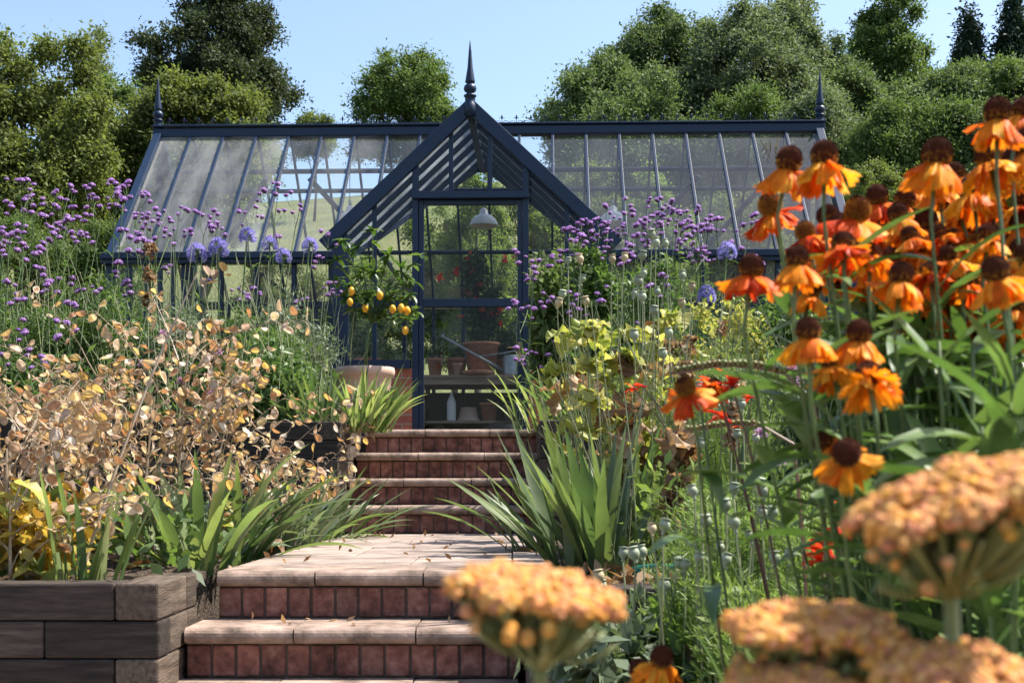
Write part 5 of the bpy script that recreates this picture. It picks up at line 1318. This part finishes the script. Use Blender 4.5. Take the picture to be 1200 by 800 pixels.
helenium('helenium with the topmost flower of all, at the corner of the photo', 1290, 1.2, [(1169,133,32,'o',0,(0,.05)),(1199,131,29,'o'),(1159,186,30,'g',0,(-.1,-.3)),(1190,190,27,'o'),(1180,215,25,'o',0,(0,-.5)),(1205,170,30,'g')], 504)
helenium('helenium with a round dark cone by the photo edge, under the topmost one', 1330, 1.25, [(1167,319,31,'o'),(1158,277,25,'g'),(1195,262,26,'o'),(1205,300,27,'o'),(1135,330,23,'r'),(1145,375,22,'o',0,(.2,-.5)),(1190,360,24,'o'),(1200,235,26,'r')], 505)
helenium('helenium with red orange flowers crowded in the middle above the long leaves', 1220, 1.5, [(1056,325,27,'o'),(1090,320,23,'r',0,(.1,-.6)),(1078,362,22,'g',0,(-.2,-.4)),(1110,350,22,'r'),(1120,395,21,'o',0,(0,-.6)),(1100,275,22,'r'),(1090,385,21,'g')], 506)
helenium('helenium with a pair of lower flowers beside the feathery foliage and one seen from behind', 1170, 1.4, [(947,389,30,'o'),(1007,392,29,'o',0,(0,.1)),(1018,441,30,'g',0,(.1,-.95)),(975,425,27,'g',0,(-.1,-.3))], 507)
helenium('helenium with a single scarlet daisy with golden cone reaching toward the hose', 930, 1.7, [(803,456,25,'r',1,(-.3,.35)),(836,452,17,'r',0,(.5,-.8))], 508, 4)
helenium('helenium with one drooping golden orange flower facing the viewer', 1150, 1.3, [(992,532,34,'g',0,(-.25,1.5)),(968,520,24,'o',0,(-.6,-.4))], 509, 5)
helenium('low helenium at the bottom edge with two dark cones in front of the timber wall', 790, 1.05, [(775,772,27,'o',0,(.1,.5)),(750,787,26,'o',0,(-.2,.1))], 510, 2)
helenium('helenium standing behind the others, its flowers half hidden in the orange mass', 1200, 1.7, [(985,262,20,'o'),(1012,275,19,'r'),(1040,275,20,'o',0,(0,-.5)),(1072,255,19,'g'),(1118,240,20,'o'),(1150,300,19,'r'),(1035,312,19,'g',0,(.2,-.6)),(1100,335,19,'o'),(1130,365,19,'r',0,(0,-.6)),(1178,345,19,'o'),(1185,285,20,'g'),(1160,400,19,'o',0,(.2,-.6))], 511, 8)
helenium('helenium crowding its flowers down the edge of the photo below the topmost one', 1330, 1.5, [(1120,205,24,'o'),(1150,242,23,'r'),(1178,252,24,'o'),(1195,292,23,'g'),(1148,302,22,'o',0,(0,-.6)),(1180,335,23,'o'),(1122,338,21,'g',0,(.2,-.5)),(1165,362,22,'r'),(1205,342,23,'o'),(1147,268,23,'o'),(1192,382,22,'g',0,(.1,-.5)),(1180,165,25,'o'),(1205,205,25,'g')], 512, 7)
helenium('helenium filling the heart of the orange mass between golden cone and dark cones', 1230, 1.5, [(1035,262,23,'o'),(1002,287,22,'r'),(1018,324,21,'o',0,(.1,-.5)),(1045,302,22,'r'),(1072,312,22,'o'),(1095,246,23,'g'),(1116,282,22,'r'),(1066,277,22,'o',0,(-.2,-.4)),(1100,366,21,'o'),(1056,374,20,'g',0,(.2,-.6)),(1128,318,22,'o'),(1082,222,23,'o'),(1062,395,20,'o',0,(.2,-.7)),(1018,262,22,'g')], 513, 7)
def bank(label, base, D, x0, x1, ylo, n, seed, gz=.04):
    rng = random.Random(seed); fl = []
    for _ in range(400):
        if len(fl) == n: break
        x = rng.uniform(x0, x1); top = 330-(x-880)*.62; y = rng.uniform(max(165, top+18), ylo)
        if all((x-q[0])**2+(y-q[1])**2 > 21**2 for q in fl): fl.append((x, y, rng.uniform(17.5, 20.5), rng.choice('oorgr'), int(rng.random() < .2), (rng.uniform(-.4,.3), rng.uniform(-.7,.1))))
    helenium(label, base, D, fl, seed, 6, gz)
bank('helenium deep in the bank behind the golden-coned flower, rusty orange', 1180, 1.7, 925, 1060, 335, 13, 514)
bank('helenium deep in the bank behind the big dark-coned flower, rusty orange', 1250, 1.7, 1050, 1150, 390, 15, 515)
bank('helenium deep in the bank at the edge of the photo, rusty orange', 1320, 1.6, 1130, 1215, 400, 14, 516)
# long leafy shoots with no flower, under the orange mass
def shoots(label, px, D, tips, seed, gz=.04, L=(.09,.16), W=(.018,.03), n=13):
    rng = random.Random(seed); t = thing('leafy_shoot', label, 'plant', (PX(px, D), D, gz), 'leafy helenium shoots'); O = t.location; b = MB(); l = MB()
    for x, y in tips:
        e = P(x, y, D+rng.uniform(-.15,.15))-O; pts = spl((rng.uniform(-.06,.06), rng.uniform(-.06,.06), 0), (e.x*.5, e.y*.5, e.z*.6), e, 8); b.tube(pts, [.004,.004,.0035,.0035,.003,.003,.0026,.0022,.0015], 6)
        for k in range(n):
            i = rng.randint(2, 7); l.blade(pts[i].lerp(pts[i+1], rng.random()), rng.uniform(0,6.28), rng.uniform(-.1,1.1), rng.uniform(*L), rng.uniform(*W), rng.uniform(.2,1.0), 7, .18, 'lance', rng.uniform(-.6,.6))
    b.build('stem', M['stem'], t, True); l.build('leaves', M['hel_leaf'], t, True)
shoots('leafy green shoots under the orange flowers with long pointed leaves, inner side', 1050, 1.45, [(1030,400),(1060,420),(1010,470),(1045,450),(1075,455)], 520)
shoots('leafy green shoots with long pointed leaves under the orange flowers, outer side', 1140, 1.25, [(1100,400),(1140,410),(1180,400),(1160,440),(1195,430),(1120,450)], 521)
shoots('leafy green shoots at the edge of the photo above the big yarrow head', 1200, 1.1, [(1190,450),(1215,400),(1170,480),(1150,500),(1205,500)], 522)
shoots('leafy shoots leaning out over the feathery foliage', 1080, 1.5, [(960,470),(985,500),(940,455),(1020,520),(1060,520)], 523, n=7)
shoots('leafy shoots behind the orange flowers, farthest of the leafy shoots', 1110, 1.6, [(1040,330),(1090,310),(1130,330),(1170,300),(1080,390),(1200,340)], 524)

# yarrow ----------------------------------------------------------
def yarrow(label, px, py, width, D, seed, height=.36, tilt=(0,0), stemx=None, thick=.5):
    rng = random.Random(seed); p = P(px, py, D); R_ = width/2/FOC*D; bx = PX(stemx if stemx is not None else px, D); t = thing('yarrow_plant', label, 'flower', (bx, D, .04), 'orange yarrow'); O = t.location; c = p-O
    b = MB(); sb = MB(); root = c-Vector((-tilt[0]*R_*.3,-tilt[1]*R_*.3,R_*.8)); q = Vector((tilt[0], tilt[1], 1)).normalized().to_track_quat('Z', 'Y')
    cl = []; nclu = 26
    for k in range(nclu):
        r = math.sqrt((k+.4)/nclu)*.86; a = k*2.39996+rng.uniform(-.2,.2); rr = R_*(.165+.05*rng.random())
        ctr = c+(q @ Vector((r*R_*math.cos(a), r*R_*math.sin(a), R_*thick*(.42-.55*r*r)+rng.uniform(-.05,.05)*R_))); cl.append((ctr, rr))
    for ctr, rr in cl:
        rr *= 1.18; d = ctr-root; sb.tube(spl(root, root+d*.5+Vector((d.x*.15, d.y*.15, -.02*R_)), ctr, 5), [.0021,.0019,.0017,.0015,.0013,.0012], 5)
        for k in range(60):
            r = math.sqrt((k+.5)/60)*rr; a = k*2.39996+rng.random(); e = ctr+(q @ Vector((r*math.cos(a), r*math.sin(a), rr*.38*(1-(r/rr)**2)+rng.uniform(-.0025,.0025)))); br = rng.uniform(.0021,.0033)*R_/.046
            b.blob(e, (br, br, br*.85), 7, 5, jit=.12, rng=rng); sb.tube([ctr-Vector((0,0,rr*.55)), e-Vector((0,0,br*.7))], .0007, 3)
    for k in range(90):
        a = rng.uniform(0,6.283); r = rng.uniform(.35,.98)*R_; e = c+(q @ Vector((r*math.cos(a), r*math.sin(a), R_*thick*(.2-.7*(r/R_)**2)-rng.uniform(.0,.3)*R_)))
        sb.tube(spl(root.lerp(e,.35), root.lerp(e,.7)+Vector((0,0,-.004)), e, 4), .0011, 4); br = rng.uniform(.0022,.0036)
        if k % 3 == 0: b.blob(e, (br, br, br), 7, 5, jit=.12, rng=rng)
    b.build('flower_head', M['yarrow'], t, True); sb.build('stalks', M['yarrow_stem'], t, True)
    s = MB(); s.tube(spl((0,0,0), (root.x*.2, root.y*.2, root.z*.6), root, 7), .0032, 7); s.build('stem', M['yarrow_stem'], t, True); l = MB()
    for k in range(9):
        z = rng.uniform(.1,.85)*root.z; a = rng.uniform(0,6.28); f = z/root.z; base = Vector((root.x*f*f, root.y*f*f, z)); d = Vector((math.cos(a)*.6, math.sin(a)*.6, .8))
        pts = spl(base, base+d*.04, base+d*.07+Vector((math.cos(a)*.03, math.sin(a)*.03, -.01)), 8); l.tube(pts, .0011, 3)
        for i in range(1, 9):
            for sgn in (-1, 1):
                for w in range(2): l.blade(pts[i], a+sgn*rng.uniform(.7,1.5), rng.uniform(.1,.8), .014*(1-.06*i), .0028, .3, 2, .1, 'lance')
    l.build('leaves', M['sage'], t)
yarrow('orange yarrow head in front of the lower brick steps', 628, 698, 215, .54, 600, tilt=(.14,-.1), stemx=690, thick=.26)
yarrow('largest orange yarrow head, highest of them, near the edge of the photo', 1125, 592, 270, .52, 601, tilt=(-.32,-.16), stemx=1160, thick=.45)
yarrow('flat orange yarrow head, second lowest, below the feathery foliage', 955, 742, 215, .54, 602, tilt=(.02,-.1), thick=.34)
yarrow('orange yarrow head at the bottom corner of the photo', 1120, 795, 210, .5, 603, tilt=(.05,-.18), thick=.45)
yarrow('orange yarrow head cut by the bottom edge below the flat one', 930, 808, 170, .52, 604, tilt=(0,-.1), thick=.4)
# ------------------------------------------------------------------ light, camera
sel, saz = R(56), R(80)
d = Vector((math.sin(saz)*math.cos(sel), math.cos(saz)*math.cos(sel), math.sin(sel)))
sun = bpy.data.lights.new('sun', 'SUN'); sun.energy = 5.0; sun.angle = R(.55); sun.color = (1, .945, .86)
so = bpy.data.objects.new('sun', sun); COL.objects.link(so); so.rotation_mode = 'QUATERNION'; so.rotation_quaternion = d.to_track_quat('Z', 'Y')
w = bpy.data.worlds.new('World'); S.world = w; w.use_nodes = True
nt = w.node_tree; bg = nt.nodes['Background']; sk = nt.nodes.new('ShaderNodeTexSky'); sk.sky_type = 'NISHITA'
sk.sun_disc = False; sk.sun_elevation = sel; sk.sun_rotation = saz; sk.air_density = 1.0; sk.dust_density = 1.8; sk.ozone_density = 1.5
nt.links.new(sk.outputs[0], bg.inputs[0]); bg.inputs[1].default_value = .13
cam = bpy.data.cameras.new('camera'); co = bpy.data.objects.new('camera', cam); COL.objects.link(co); S.camera = co
cam.sensor_width = 36; cam.lens = 45; cam.shift_y = 168/1200; cam.clip_start = .05; cam.clip_end = 5000
co.location = (0, 0, CZ); co.rotation_euler = (R(90), 0, 0)
cam.dof.use_dof = True; cam.dof.focus_distance = 7.5; cam.dof.aperture_fstop = 12
S.view_settings.view_transform = 'Standard'; S.view_settings.look = 'None'; S.view_settings.exposure = 1.13; S.view_settings.gamma = 1
S.render.engine = 'CYCLES'
cy = S.cycles; cy.max_bounces = 7; cy.diffuse_bounces = 3; cy.glossy_bounces = 3; cy.transmission_bounces = 4; cy.transparent_max_bounces = 24
cy.caustics_reflective = False; cy.caustics_refractive = False; cy.sample_clamp_indirect = 6; cy.use_denoising = True
cy.use_adaptive_sampling = True; cy.adaptive_threshold = .02
